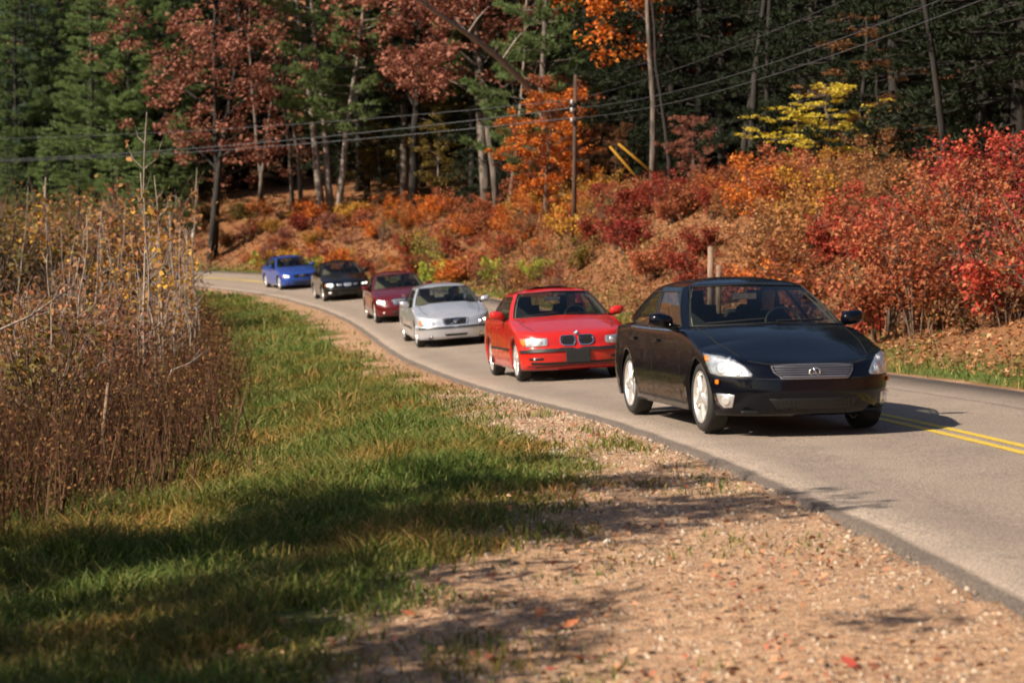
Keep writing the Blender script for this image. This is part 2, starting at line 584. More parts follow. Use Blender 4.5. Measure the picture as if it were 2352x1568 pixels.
def asphalt_mat():
    m, nt, b = new_mat('worn asphalt')
    uv = nt.nodes.new('ShaderNodeTexCoord')
    sx = nt.nodes.new('ShaderNodeSeparateXYZ')
    nt.links.new(uv.outputs['UV'], sx.inputs['Vector'])
    n0 = noise(nt, 62, 4)
    n1 = noise(nt, 1.2, 6)
    base = ramp(nt, n0.outputs['Fac'], [(0.12, 0.097, 0.082), (0.270, 0.218, 0.180), (0.44, 0.36, 0.30)], [0.34, 0.5, 0.68])
    pt = ramp(nt, n1.outputs['Fac'], [(0.88, 0.88, 0.88), (1.04, 1.03, 1.02)], [0.35, 0.65])
    mul = nt.nodes.new('ShaderNodeMix'); mul.data_type = 'RGBA'; mul.blend_type = 'MULTIPLY'; mul.inputs[0].default_value = 1
    nt.links.new(base.outputs['Color'], mul.inputs[6]); nt.links.new(pt.outputs['Color'], mul.inputs[7])
    # stains along the lanes and the dark sealed strips at both edges, wavering with noise
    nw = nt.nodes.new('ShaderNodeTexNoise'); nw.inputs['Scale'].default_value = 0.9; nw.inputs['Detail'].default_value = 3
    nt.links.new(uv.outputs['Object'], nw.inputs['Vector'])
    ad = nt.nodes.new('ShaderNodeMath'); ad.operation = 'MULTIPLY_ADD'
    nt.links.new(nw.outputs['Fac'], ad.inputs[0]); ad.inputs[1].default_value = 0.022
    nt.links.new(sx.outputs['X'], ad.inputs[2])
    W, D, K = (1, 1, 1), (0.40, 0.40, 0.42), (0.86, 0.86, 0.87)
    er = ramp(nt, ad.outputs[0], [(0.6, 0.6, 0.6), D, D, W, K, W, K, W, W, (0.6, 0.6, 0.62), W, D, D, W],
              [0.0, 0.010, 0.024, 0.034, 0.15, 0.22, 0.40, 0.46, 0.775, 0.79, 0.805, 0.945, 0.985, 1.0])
    # fine wandering cracks
    cv = nt.nodes.new('ShaderNodeTexVoronoi'); cv.feature = 'DISTANCE_TO_EDGE'; cv.inputs['Scale'].default_value = 0.42
    cn = nt.nodes.new('ShaderNodeTexNoise'); cn.inputs['Scale'].default_value = 2.2; cn.inputs['Detail'].default_value = 6
    nt.links.new(uv.outputs['Object'], cn.inputs['Vector'])
    cm = nt.nodes.new('ShaderNodeVectorMath'); cm.operation = 'MULTIPLY_ADD'; cm.inputs[1].default_value = (0.9, 0.9, 0.9)
    nt.links.new(cn.outputs['Color'], cm.inputs[0]); nt.links.new(uv.outputs['Object'], cm.inputs[2])
    nt.links.new(cm.outputs['Vector'], cv.inputs['Vector'])
    ck = ramp(nt, cv.outputs['Distance'], [(0.45, 0.45, 0.46), (1, 1, 1)], [0.0025, 0.008])
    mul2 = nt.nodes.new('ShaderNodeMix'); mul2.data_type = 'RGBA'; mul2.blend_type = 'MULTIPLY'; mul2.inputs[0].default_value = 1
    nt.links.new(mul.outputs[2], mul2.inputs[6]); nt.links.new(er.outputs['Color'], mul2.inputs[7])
    mul3 = nt.nodes.new('ShaderNodeMix'); mul3.data_type = 'RGBA'; mul3.blend_type = 'MULTIPLY'; mul3.inputs[0].default_value = 0.3
    nt.links.new(mul2.outputs[2], mul3.inputs[6]); nt.links.new(ck.outputs['Color'], mul3.inputs[7])
    nt.links.new(mul3.outputs[2], b.inputs['Base Color'])
    b.inputs['Roughness'].default_value = 0.85
    b.inputs['Specular IOR Level'].default_value = 0.25
    bump(nt, n0.outputs['Fac'], b, 0.35, 0.006)
    return m


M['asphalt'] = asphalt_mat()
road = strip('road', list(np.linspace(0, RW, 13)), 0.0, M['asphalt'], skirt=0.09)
tag(road, kind='structure')


def paint_mat():
    m, nt, b = new_mat('yellow road paint')
    n = noise(nt, 45, 5)
    r = ramp(nt, n.outputs['Fac'], [(0.26, 0.20, 0.12), (0.58, 0.40, 0.04), (0.66, 0.48, 0.05)], [0.38, 0.46, 0.7])
    nt.links.new(r.outputs['Color'], b.inputs['Base Color'])
    b.inputs['Roughness'].default_value = 0.6
    return m


M['paint'] = paint_mat()
for off in (2.46, 2.68):
    ln = strip('centre_line', [off, off + 0.11], 0.004, M['paint'])
    ln.parent = road

# ------------------------------------------------------------------ cars
def paint(name, col, coat=1.0, rough=0.25, metal=0.0):
    m, nt, b = new_mat(name)
    b.inputs['Base Color'].default_value = (*col, 1)
    b.inputs['Roughness'].default_value = rough
    b.inputs['Metallic'].default_value = metal
    b.inputs['Coat Weight'].default_value = coat
    b.inputs['Coat Roughness'].default_value = 0.03
    b.inputs['Specular IOR Level'].default_value = 0.08
    n = noise(nt, 7, 5)
    r = ramp(nt, n.outputs['Fac'], [tuple(c * 0.93 for c in col), tuple(min(1, c * 1.05) for c in col)], [0.35, 0.65])
    nt.links.new(r.outputs['Color'], b.inputs['Base Color'])
    # a film of road dust, heavier in patches
    n2 = noise(nt, 2.5, 6)
    rr = ramp(nt, n2.outputs['Fac'], [(rough,) * 3, (min(1, rough + 0.12),) * 3], [0.4, 0.7])
    nt.links.new(rr.outputs['Color'], b.inputs['Roughness'])
    return m


M['chrome'] = plain('chrome', (0.80, 0.80, 0.80), 0.12, 1.0)
M['grille_metal'] = plain('dull grille metal', (0.36, 0.33, 0.33), 0.35, 0.9)
M['alloy'] = plain('silver alloy', (0.78, 0.77, 0.76), 0.32, 0.75)
M['tyre'] = plain('tyre rubber', (0.018, 0.017, 0.016), 0.75, var=0.2, scale=12)
M['black_plastic'] = plain('black plastic trim', (0.014, 0.014, 0.015), 0.5, var=0.15)
M['dark'] = plain('dark cavity', (0.006, 0.006, 0.006), 0.8)
M['grille_dark'] = plain('grille mesh black', (0.008, 0.008, 0.009), 0.45)
M['interior'] = plain('dark interior cloth', (0.03, 0.03, 0.033), 0.85, var=0.2)
M['interior_tan'] = plain('beige interior trim', (0.32, 0.27, 0.20), 0.85, var=0.1)
M['trim_pale'] = plain('pale grey pillar trim', (0.42, 0.41, 0.38), 0.8, var=0.08)
M['mirror_glass'] = plain('mirror glass', (0.7, 0.7, 0.7), 0.03, 1.0)
M['amber'] = plain('amber lens', (0.75, 0.20, 0.01), 0.12, coat=1.0)
M['reflector'] = plain('lamp reflector', (0.90, 0.90, 0.92), 0.34, 0.85)
M['housing'] = plain('lamp housing', (0.66, 0.67, 0.69), 0.34, 0.8, var=0.35, scale=18)
M['bulb_lit'] = plain('lit headlamp bulb', (0.9, 0.9, 0.85), 0.2, emit=(1.0, 0.93, 0.80), estr=9.0)
M['bulb'] = plain('headlamp bulb', (0.9, 0.9, 0.9), 0.05, 0.6)
M['lens'] = glass_mat('clear lamp lens', (0.93, 0.94, 0.95))
M['windscreen'] = glass_mat('windscreen glass', (0.60, 0.65, 0.61))
M['side_glass'] = glass_mat('side window glass', (0.58, 0.63, 0.60))
M['badge_blue'] = plain('badge blue', (0.03, 0.10, 0.35), 0.3)
M['badge_white'] = plain('badge white', (0.8, 0.8, 0.8), 0.3)
M['skin'] = plain('skin', (0.50, 0.28, 0.19), 0.55, var=0.05)
M['clothes'] = plain('dark clothes', (0.02, 0.022, 0.03), 0.9, var=0.2)
M['hair'] = plain('dark hair', (0.02, 0.013, 0.009), 0.6)
M['seal'] = plain('rubber seal', (0.012, 0.012, 0.012), 0.6)


def interp(tab, u):
    return float(np.interp(u, [t[0] for t in tab], [t[1] for t in tab]))


def smooth_tab(tab, per=6):
    P = catmull(np.array(tab, float), per)
    o = np.argsort(P[:, 0], kind='stable')
    return [tuple(p) for p in P[o]]


class Car:
    """local frame while building: u from the front bumper back, y to the car's left (image right), z up"""

    def __init__(self, spec):
        self.s = spec
        self.top = smooth_tab(spec['top'])
        self.L = spec['L']

    def loc(self, u, y, z):
        return (y, u - self.L / 2, z)

    def W(self, u):
        s = self.s
        w = s['W']
        uc, n = s.get('uc', 0.75), s.get('n', 2.7)
        ur, nr = s.get('ur', 0.6), s.get('nr', 3.0)
        f = 1.0
        if u < uc:
            f *= max(1e-6, 1 - ((uc - u) / uc) ** n) ** (1 / n)
        if u > self.L - ur:
            f *= max(1e-6, 1 - ((u - self.L + ur) / ur) ** nr) ** (1 / nr)
        waist = 1 - 0.018 * (2 * u / self.L - 1) ** 2
        return w * f * waist

    def zbot(self, u):
        s = self.s
        z = interp(s.get('bot', [(0, 0.20), (0.5, 0.185), (self.L - 0.4, 0.2), (self.L, 0.30)]), u)
        for a in (s['fa'], s['fa'] + s['wb']):
            R = s['r'] + s.get('gap', 0.045)
            d = abs(u - a)
            if d < R:
                z = max(z, s['r'] + math.sqrt(R * R - d * d))
        return z

    def body(self, parent):
        s, L = self.s, self.L
        uc, n = s.get('uc', 0.75), s.get('n', 2.7)
        ur, nr = s.get('ur', 0.6), s.get('nr', 3.0)
        U = []
        for k in range(0, 19):
            f = min(0.9995, 0.012 + k / 18)
            U.append(uc * (1 - (1 - f ** n) ** (1 / n)))
        for k in range(0, 11):
            f = min(0.9995, 0.012 + k / 10)
            U.append(L - ur * (1 - (1 - f ** nr) ** (1 / nr)))
        for a in (s['fa'], s['fa'] + s['wb']):
            R = s['r'] + s.get('gap', 0.045)
            for k in range(25):
                U.append(a - R * math.cos(math.pi * k / 24) * 0.9999)
            U += [a - R - 0.004, a + R + 0.004]
        U += list(np.linspace(uc, L - ur, 30))
        U += [s['cab'][0], s['cab'][1]]
        U = sorted(U)
        U = [u for i, u in enumerate(U) if i == 0 or u - U[i - 1] > 0.0025]
        NS, NT = 14, 9
        prof = s.get('prof', [(0.15, 0.945), (0.28, 0.972), (0.42, 0.995), (0.55, 1.0), (0.68, 0.992), (0.80, 0.982), (0.95, 0.962), (1.1, 0.945)])
        nose = s['nose']
        tail = s.get('tail', [(0.2, 0.08), (0.45, 0.0), (0.7, 0.02), (1.1, 0.10)])
        ring_len = 1 + NS + 3 + NT
        rows = []
        for u in U:
            W = self.W(u) if U[0] < u < U[-1] else 0.0
            zt = interp(self.top, u)
            zb = self.zbot(u)
            drop = interp(s['drop'], u)
            zs = zt - drop
            pts = []

            def put(y, z):
                k = 1 - sstep(0.0, 0.95, np.array(u))
                uu = u + interp(nose, z) * float(k)
                k2 = sstep(L - 0.8, L, np.array(u))
                uu -= interp(tail, z) * float(k2)
                pts.append((uu, y, z))
            zz0, zz1 = min(zb, zs - 0.12), zs - 0.06
            put(max(W * interp(prof, zz0) - 0.05, 0), zz0 + 0.004)
            for j in range(NS):
                t = j / (NS - 1)
                z = zz0 + (zz1 - zz0) * t
                put(W * interp(prof, z), z)
            w1 = W * interp(prof, zz1)
            rr = min(0.04, w1 * 0.3)
            for a in (30, 60, 85):
                a = math.radians(a)
                put(w1 - rr * (1 - math.cos(a)), zz1 + 0.06 * math.sin(a) * 0.98)
            wi = w1 - rr * 0.92
            zi = zz1 + 0.06
            for j in range(NT):
                t = (j + 1) / NT
                y = wi * (1 - t)
                yy = y / max(wi, 1e-4)
                crease = 0.0
                if 'crease' in s:      # raised bonnet centre
                    yc, hc = s['crease']
                    crease = hc * float(1 - sstep(yc - 0.06, yc + 0.06, np.array(y))) * float(sstep(0.15, 0.5, np.array(u))) * float(1 - sstep(1.6, 1.9, np.array(u)))
                put(y, zi + (zt - zi) * (1 - yy ** 2.2) + crease)
            rows.append(pts)
        self.U = U
        V, F = [], []
        nR = ring_len
        for sgn in (1, -1):
            b0 = len(V)
            for pts in rows:
                V += [self.loc(p[0], p[1] * sgn, p[2]) for p in pts]
            for i in range(len(U) - 1):
                um = 0.5 * (U[i] + U[i + 1])
                in_cab = s['cab'][0] + 0.12 < um < s['cab'][1] - 0.12
                for j in range(nR - 1):
                    if in_cab and j >= NS + 3:
                        continue
                    q = (b0 + i * nR + j, b0 + i * nR + j + 1, b0 + (i + 1) * nR + j + 1, b0 + (i + 1) * nR + j)
                    F.append(q if sgn > 0 else q[::-1])
        me = poly_mesh('body', V, F, True)
        bm = bmesh.new(); bm.from_mesh(me)
        bmesh.ops.remove_doubles(bm, verts=bm.verts, dist=0.0008)
        bmesh.ops.recalc_face_normals(bm, faces=bm.faces)
        bm.to_mesh(me)
        self.bvh = BVHTree.FromBMesh(bm)
        bm.free()
        me.polygons.foreach_set('use_smooth', [True] * len(me.polygons))
        me.update()
        return obj('body', me, self.paint, parent)

    def hit(self, p, d):
        """point on the body from p along d, in building coordinates (u,y,z)"""
        o = Vector(self.loc(*p))
        dd = Vector((d[1], d[0], d[2])).normalized()
        h = self.bvh.ray_cast(o, dd)
        for jx, jz in ((0.003, 0.002), (-0.003, 0.002), (0.004, -0.004), (0.0, 0.008)):
            if h[0] is None:
                h = self.bvh.ray_cast(o + Vector((jx, 0, jz)), dd)
        if h[0] is None:
            return None, None
        nrm = h[1]
        if nrm.dot(dd) > 0:
            nrm = -nrm
        return h[0], nrm

    def front(self, name, poly, mat, parent, off=0.004, side=0.0, sgn=1, dens=3, rings=5, edge=True, recess=None):
        """patch on the front, its outline given in front view (y,z); cast from ahead, leaning in from the side by 'side'"""
        P = []
        m = len(poly)
        for i in range(m):
            a, b = np.array(poly[i]), np.array(poly[(i + 1) % m])
            for k in range(dens):
                P.append(a + (b - a) * k / dens)
        P = np.array(P)
        c = P.mean(0)
        V, F = [], []
        n = len(P)
        lv = [1.0] + [1 - (k + 0.35) / rings for k in range(rings)]
        for ri, r in enumerate(lv):
            for p in P:
                y, z = c + (p - c) * r
                d = (1.0, -side, 0.0)
                st = (-1.5, y + side * 1.8, z)
                h, nn = self.hit((st[0], st[1], st[2]), d)
                if h is None:
                    h = Vector(self.loc(0.5, y, z)); nn = Vector((0, -1, 0))
                o_ = (-0.006 if (ri == 0 and edge) else off)
                if recess and ri > 1:
                    o_ = off - recess
                q = h + nn * o_
                V.append((q.x * sgn, q.y, q.z))
        for r in range(len(lv) - 1):
            for i in range(n):
                j = (i + 1) % n
                f = (r * n + i, r * n + j, (r + 1) * n + j, (r + 1) * n + i)
                F.append(f)
        F.append(tuple((len(lv) - 1) * n + i for i in range(n)))
        me = poly_mesh(name, V, F, True)
        return obj(name, me, mat, parent)

    def disc(self, name, y, z, r, mat, parent, off, side=0.0, sgn=1, rz=None, dome=0.0):
        poly = [(y + r * math.cos(2 * math.pi * k / 12), z + (rz or r) * math.sin(2 * math.pi * k / 12)) for k in range(12)]
        return self.front(name, poly, mat, parent, off, side, sgn, 1, 3)

    def line_front(self, name, pts, w, mat, parent, off=0.003, side=0.0, mirror=True, depth=0.0, thick=0.0):
        """a strip on the front that follows (y,z) points"""
        V, F = [], []
        P = []
        for i in range(len(pts) - 1):
            a, b = np.array(pts[i], float), np.array(pts[i + 1], float)
            k = max(2, int(np.linalg.norm(b - a) / 0.04))
            for j in range(k):
                P.append(a + (b - a) * j / k)
        P.append(np.array(pts[-1], float))
        for sg in ((1, -1) if mirror else (1,)):
            b0 = len(V)
            for i, p in enumerate(P):
                t = P[min(i + 1, len(P) - 1)] - P[max(i - 1, 0)]
                t = t / (np.linalg.norm(t) + 1e-9)
                nn2 = np.array([-t[1], t[0]])
                for q, o_ in ((p - nn2 * w / 2, -0.004), (p - nn2 * w / 2, off), (p + nn2 * w / 2, off), (p + nn2 * w / 2, -0.004)):
                    h, nn = self.hit((-1.5, q[0] + side * 1.8 * (1 if q[0] > 0 else -1), q[1]), (1.0, -side * (1 if q[0] > 0 else -1), 0))
                    if h is None:
                        h = Vector(self.loc(0.5, q[0], q[1])); nn = Vector((0, -1, 0))
                    v = h + nn * o_
                    V.append((v.x * sg, v.y, v.z))
            for i in range(len(P) - 1):
                for k in range(3):
                    F.append((b0 + i * 4 + k, b0 + i * 4 + k + 1, b0 + (i + 1) * 4 + k + 1, b0 + (i + 1) * 4 + k))
        return obj(name, poly_mesh(name, V, F, False), mat, parent)

    def line_side(self, name, pts, w, mat, parent, off=0.003):
        """strips on both flanks that follow (u,z) points"""
        objs = []
        P = []
        for i in range(len(pts) - 1):
            a, b = np.array(pts[i], float), np.array(pts[i + 1], float)
            k = max(2, int(np.linalg.norm(b - a) / 0.06))
            for j in range(k):
                P.append(a + (b - a) * j / k)
        P.append(np.array(pts[-1], float))
        for sg in (1, -1):
            V, F = [], []
            for i, p in enumerate(P):
                t = P[min(i + 1, len(P) - 1)] - P[max(i - 1, 0)]
                t = t / (np.linalg.norm(t) + 1e-9)
                n2 = np.array([-t[1], t[0]])
                for q, o_ in ((p - n2 * w / 2, -0.003), (p - n2 * w / 2, off), (p + n2 * w / 2, off), (p + n2 * w / 2, -0.003)):
                    h, nn = self.hit((q[0], 2.0, q[1]), (0, -1, 0))
                    if h is None:
                        h = Vector(self.loc(q[0], self.s['W'], q[1])); nn = Vector((1, 0, 0))
                    v = h + nn * o_
                    V.append((v.x * sg, v.y, v.z))
            for i in range(len(P) - 1):
                for k in range(3):
                    F.append((i * 4 + k, i * 4 + k + 1, (i + 1) * 4 + k + 1, (i + 1) * 4 + k))
            objs.append(obj(name, poly_mesh(name, V, F, False), mat, parent))
        return objs

    def line_top(self, name, pts, w, mat, parent, off=0.0015):
        """a seam on both halves of the bonnet that follows (u,y) points"""
        P = []
        for i in range(len(pts) - 1):
            a, b = np.array(pts[i], float), np.array(pts[i + 1], float)
            for j in range(8):
                P.append(a + (b - a) * j / 8)
        P.append(np.array(pts[-1], float))
        for sg in (1, -1):
            V, F = [], []
            for i, p in enumerate(P):
                for d in (-w / 2, w / 2):
                    h, nn = self.hit((p[0], p[1] + d, 2.0), (0, 0, -1))
                    if h is None:
                        h = Vector(self.loc(p[0], p[1], 0.8)); nn = Vector((0, 0, 1))
                    v = h + nn * off
                    V.append((v.x * sg, v.y, v.z))
            for i in range(len(P) - 1):
                F.append((2 * i, 2 * i + 1, 2 * i + 3, 2 * i + 2))
            obj(name, poly_mesh(name, V, F), mat, parent)

    # -------------------------------------------------------------- cabin
    def cabin(self, parent):
        s = self.s
        posts = s['posts']       # each: base (u,y,z), top (u,y,z)
        N = 9

        def surf(i, a, t):
            """point on the panel between post i and i+1 (a across, t up)"""
            B0, T0 = posts[i]
            B1, T1 = posts[i + 1]
            def mixp(p, q):
                y = p[1] + (q[1] - p[1]) * a
                z = p[2] + (q[2] - p[2]) * a
                if i == 0:
                    u = p[0] + (q[0] - p[0]) * a * a
                elif i == len(posts) - 2:
                    u = p[0] + (q[0] - p[0]) * (1 - (1 - a) ** 2)
                else:
                    u = p[0] + (q[0] - p[0]) * a
                return np.array([u, y, z])
            b, tp = mixp(B0, B1), mixp(T0, T1)
            p = b + (tp - b) * t
            bulge = 4 * t * (1 - t)
            if i in (0,):
                p[0] -= 0.03 * bulge; p[2] += 0.012 * bulge
            elif i == len(posts) - 2:
                p[0] += 0.03 * bulge; p[2] += 0.012 * bulge
            else:
                p[1] += 0.022 * bulge
                # slight barrel along the length
            return p
        frameV, frameF = [], []

        def patch(i, t0, t1, inset=0.0, sgn=1, V=None, F=None, na=8, ntt=6, a0=0.0, a1=1.0):
            b0 = len(V)
            for r in range(ntt + 1):
                for k in range(na + 1):
                    p = surf(i, a0 + (a1 - a0) * k / na, t0 + (t1 - t0) * r / ntt)
                    if inset:
                        if i == 0:
                            p = p + np.array([inset, 0, -inset * 0.6])
                        elif i == len(posts) - 2:
                            p = p + np.array([-inset, 0, -inset * 0.6])
                        else:
                            p = p - np.array([0, inset, 0])
                    V.append(self.loc(p[0], p[1] * sgn, p[2]))
            for r in range(ntt):
                for k in range(na):
                    f = (b0 + r * (na + 1) + k, b0 + r * (na + 1) + k + 1, b0 + (r + 1) * (na + 1) + k + 1, b0 + (r + 1) * (na + 1) + k)
                    F.append(f if sgn > 0 else f[::-1])
        glass = s['glass']       # panel index -> (name, t0, t1)
        for i in range(len(posts) - 1):
            for sgn in (1, -1):
                if i in glass:
                    nm, t0, t1 = glass[i]
                    patch(i, 0.0, t0, 0, sgn, frameV, frameF, 8, 1)
                    patch(i, t1, 1.0, 0, sgn, frameV, frameF, 8, 2)
                else:
                    patch(i, 0.0, 1.0, 0, sgn, frameV, frameF, 3, 10)
        # roof
        zc = s['H']
        ring = []
        for i in range(len(posts) - 1):
            for k in range(8):
                ring.append(surf(i, k / 8, 1.0))
        ring.append(surf(len(posts) - 2, 1.0, 1.0))
        ring = np.array(ring)
        uc = 0.5 * (ring[0][0] + ring[-1][0])
        R = [1.0, 0.975, 0.93, 0.85, 0.7, 0.5, 0.3, 0.12, 0.0]
        for sgn in (1, -1):
            b0 = len(frameV)
            for r in R:
                for p in ring:
                    k = 1 - (1 - r ** 2) * 1.0
                    z = zc - (zc - p[2]) * (r ** 2.4)
                    frameV.append(self.loc(uc + (p[0] - uc) * r, p[1] * sgn * r, z))
            m = len(ring)
            for r in range(len(R) - 1):
                for k in range(m - 1):
                    f = (b0 + r * m + k, b0 + r * m + k + 1, b0 + (r + 1) * m + k + 1, b0 + (r + 1) * m + k)
                    frameF.append(f if sgn > 0 else f[::-1])
        me = poly_mesh('cabin_frame', frameV, frameF, True)
        bm = bmesh.new(); bm.from_mesh(me)
        bmesh.ops.remove_doubles(bm, verts=bm.verts, dist=0.0008)
        bmesh.ops.recalc_face_normals(bm, faces=bm.faces)
        bm.to_mesh(me); bm.free()
        me.polygons.foreach_set('use_smooth', [True] * len(me.polygons))
        obj('cabin_frame', me, self.paint, parent)
        # dark lining under the roof
        LV, LF = [], []
        for sgn in (1, -1):
            b0 = len(LV)
            for r in (0.97, 0.6, 0.0):
                for p in ring:
                    z = zc - (zc - p[2]) * (r ** 2.4) - 0.03
                    LV.append(self.loc(uc + (p[0] - uc) * r, p[1] * sgn * r, z))
            m = len(ring)
            for r in range(2):
                for k in range(m - 1):
                    LF.append((b0 + r * m + k, b0 + r * m + k + 1, b0 + (r + 1) * m + k + 1, b0 + (r + 1) * m + k))
        obj('headliner', poly_mesh('headliner', LV, LF, True), M['interior_tan' if s.get('tan') else 'interior'], parent)
        # panes, each with a dark seal round it
        for i in glass:
            nm, t0, t1 = glass[i]
            full = i in (0, len(posts) - 2)
            if full:
                V, F = [], []
                for sgn in (1, -1):
                    patch(i, t0, t1, 0.004, sgn, V, F, 8, 6)
                gl = M['windscreen'] if i == 0 else M['side_glass']
                g = obj(nm, poly_mesh(nm, V, F, True), gl, parent)
                self.seal(g, surf, i, t0, t1, (1, -1), True)
            else:
                for sgn in (1, -1):
                    V, F = [], []
                    patch(i, t0, t1, 0.004, sgn, V, F, 6, 6)
                    g = obj(nm, poly_mesh(nm, V, F, True), M['side_glass'], parent)
                    self.seal(g, surf, i, t0, t1, (sgn,), False)
        self.surf = surf
        # pale trim on the inside of the windscreen pillars
        for sgn in (1, -1):
            V, F = [], []
            for r in range(9):
                t = 0.03 + 0.94 * r / 8
                for k in (0.0, 1.0):
                    p = surf(1, k, t)
                    V.append(self.loc(p[0] + 0.035, (p[1] - 0.03 - (0.012 if k == 0 else 0)) * sgn, p[2] - 0.012))
            for r in range(8):
                F.append((2 * r, 2 * r + 1, 2 * r + 3, 2 * r + 2))
            obj('pillar_trim', poly_mesh('pillar_trim', V, F, True), M['trim_pale'], parent)

    def seal(self, g, surf, i, t0, t1, sgns, full):
        mb = MB()
        for sgn in sgns:
            pts = []
            n = 8
            for k in range(n + 1):
                pts.append(surf(i, k / n, t0))
            for k in range(1, n + 1):
                pts.append(surf(i, 1.0, t0 + (t1 - t0) * k / n))
            for k in range(1, n + 1):
                pts.append(surf(i, 1 - k / n, t1))
            if not full:
                for k in range(1, n + 1):
                    pts.append(surf(i, 0.0, t1 + (t0 - t1) * k / n))
            mb.tube([self.loc(p[0], p[1] * sgn, p[2] + 0.001) for p in pts], 0.007, 5, False)
        mb.build('window_seal', M['seal'], g, True)

    # -------------------------------------------------------------- wheels
    def wheels(self, parent, spokes=5, sw=0.075, style='five', rimr=0.215):
        s = self.s
        r, w = s['r'], s.get('tw', 0.205)
        tm = MB().lathe([(rimr + 0.012, -w / 2 + 0.012), (r - 0.045, -w / 2 - 0.002), (r - 0.012, -w / 2 + 0.012), (r, -w / 2 + 0.035), (r, w / 2 - 0.035),
                         (r - 0.012, w / 2 - 0.012), (r - 0.045, w / 2 + 0.002), (rimr + 0.012, w / 2 - 0.012), (rimr - 0.01, 0.0)], 'x', 40, closed=True).mesh('tyre', True)
        rb = MB()
        # outer side is +x
        o = w / 2 - 0.012
        rb.lathe([(rimr + 0.014, o + 0.006), (rimr, o + 0.010), (rimr - 0.012, o - 0.004), (rimr - 0.02, o - 0.05), (rimr - 0.025, -w / 2 + 0.02), (rimr + 0.012, -w / 2 + 0.012)], 'x', 40)
        rb.lathe([(0.001, o + 0.012), (0.035, o + 0.010), (0.062, o + 0.004), (0.07, o - 0.02), (0.07, o - 0.05)], 'x', 20)
        for k in range(spokes):
            a = 2 * math.pi * k / spokes + 0.3
            ca, sa = math.cos(a), math.sin(a)
            for off in ((0,) if style == 'five' else (-0.16, 0.16)):
                wi, wo = (sw * 0.75, sw) if style == 'five' else (sw * 0.35, sw * 0.42)
                a2 = a + off
                c2, s2 = math.cos(a2), math.sin(a2)
                V = []
                for rad, x0, wd in ((0.045, o + 0.004, wi), (0.12, o + 0.004, wi), (rimr - 0.006, o - 0.004, wo)):
                    rr_a = a if rad < 0.06 else a2
                    cc, ss = math.cos(rr_a), math.sin(rr_a)
                    for q, dx in ((-0.5, -0.035), (-0.5, -0.004), (0, 0.006), (0.5, -0.004), (0.5, -0.035)):
                        V.append((x0 + dx, rad * cc - q * wd * ss, rad * ss + q * wd * cc))
                F = []
                for i in range(2):
                    for j in range(4):
                        F.append((i * 5 + j, (i + 1) * 5 + j, (i + 1) * 5 + j + 1, i * 5 + j + 1))
                rb.add(V, F)
        rm = rb.mesh('rim', True)
        dm = MB().lathe([(0.001, 0.0), (0.15, 0.0), (0.15, -0.02), (0.001, -0.02)], 'x', 24).mesh('brake_disc', False)
        for me, mt in ((tm, M['tyre']), (rm, M['alloy']), (dm, plain('brake disc', (0.10, 0.09, 0.085), 0.5, 0.6) if 'brake' not in M else M['brake'])):
            me.materials.append(mt)
        steer = s.get('steer', 0.0)
        for u in (s['fa'], s['fa'] + s['wb']):
            for sg in (1, -1):
                y = sg * (s['W'] - 0.045 - w / 2)
                e = empty('wheel', self.loc(u, y, r), (0, 0, (math.pi if sg < 0 else 0) + (steer if u == s['fa'] else 0)))
                e.parent = parent
                # spin so that no two wheels stop at one angle
                for nm, me in (('tyre', tm), ('rim', rm), ('brake_disc', dm)):
                    c = obj(nm, me, None, e)
                    c.rotation_euler = (random.uniform(0, 6), 0, 0)
        # dark wheel wells and floor
        for u in (s['fa'], s['fa'] + s['wb']):
            for sg in (1, -1):
                wb = MB()
                R = s['r'] + s.get('gap', 0.045) + 0.012
                V, F = [], []
                m = 14
                for k in range(m + 1):
                    a = math.pi * k / m
                    for yy in (s['W'] - 0.07, s['W'] - 0.40):
                        V.append(self.loc(u - R * math.cos(a), sg * yy, max(0.19, s['r'] + R * math.sin(a))))
                for k in range(m):
                    F.append((2 * k, 2 * k + 1, 2 * k + 3, 2 * k + 2))
                F.append(tuple(2 * k + 1 for k in range(m + 1)))
                wb.add(V, F)
                wb.build('wheel_arch_liner', M['dark'], parent)
        fl = MB()
        f0, f1 = s['fa'] + s['r'] + 0.06, s['fa'] + s['wb'] - s['r'] - 0.06
        fl.box(self.loc((f0 + f1) / 2, 0, 0.21), (2 * s['W'] - 0.14, f1 - f0, 0.04))
        fl.box(self.loc(s['fa'] - 0.02, 0, 0.24), (2 * s['W'] - 0.86, 2 * s['r'] + 0.3, 0.04))
        fl.box(self.loc(s['fa'] + s['wb'] + 0.1, 0, 0.25), (2 * s['W'] - 0.86, 2 * s['r'] + 0.5, 0.04))
        fl.box(self.loc(0.28, 0, 0.215), (2 * s['W'] - 0.5, 0.3, 0.02))
        fl.build('underbody', M['dark'], parent)

    # -------------------------------------------------------------- inside, mirrors, wipers
    def fittings(self, parent, mir=None, tan=False):
        s = self.s
        zb = s['posts'][2][0][2]
        c0 = s['cab'][0]
        im = M['interior_tan'] if tan else M['interior']
        d = MB()
        d.box(self.loc(c0 + 0.36, 0, zb - 0.10), (1.30, 0.44, 0.12))
        d.box(self.loc(c0 + 0.56, 0, zb - 0.24), (1.30, 0.16, 0.22))
        hb = MB.box
        d.box(self.loc(c0 + 0.50, 0.36, zb - 0.03), (0.34, 0.18, 0.07))
        d.build('dashboard', M['interior'], parent)
        mb = MB()
        mb.box(self.loc((s['cab'][0] + s['cab'][1]) / 2 + 0.1, 0, 0.30), (2 * s['W'] - 0.3, 2.3, 0.05))
        mb.build('cabin_floor', M['interior'], parent)
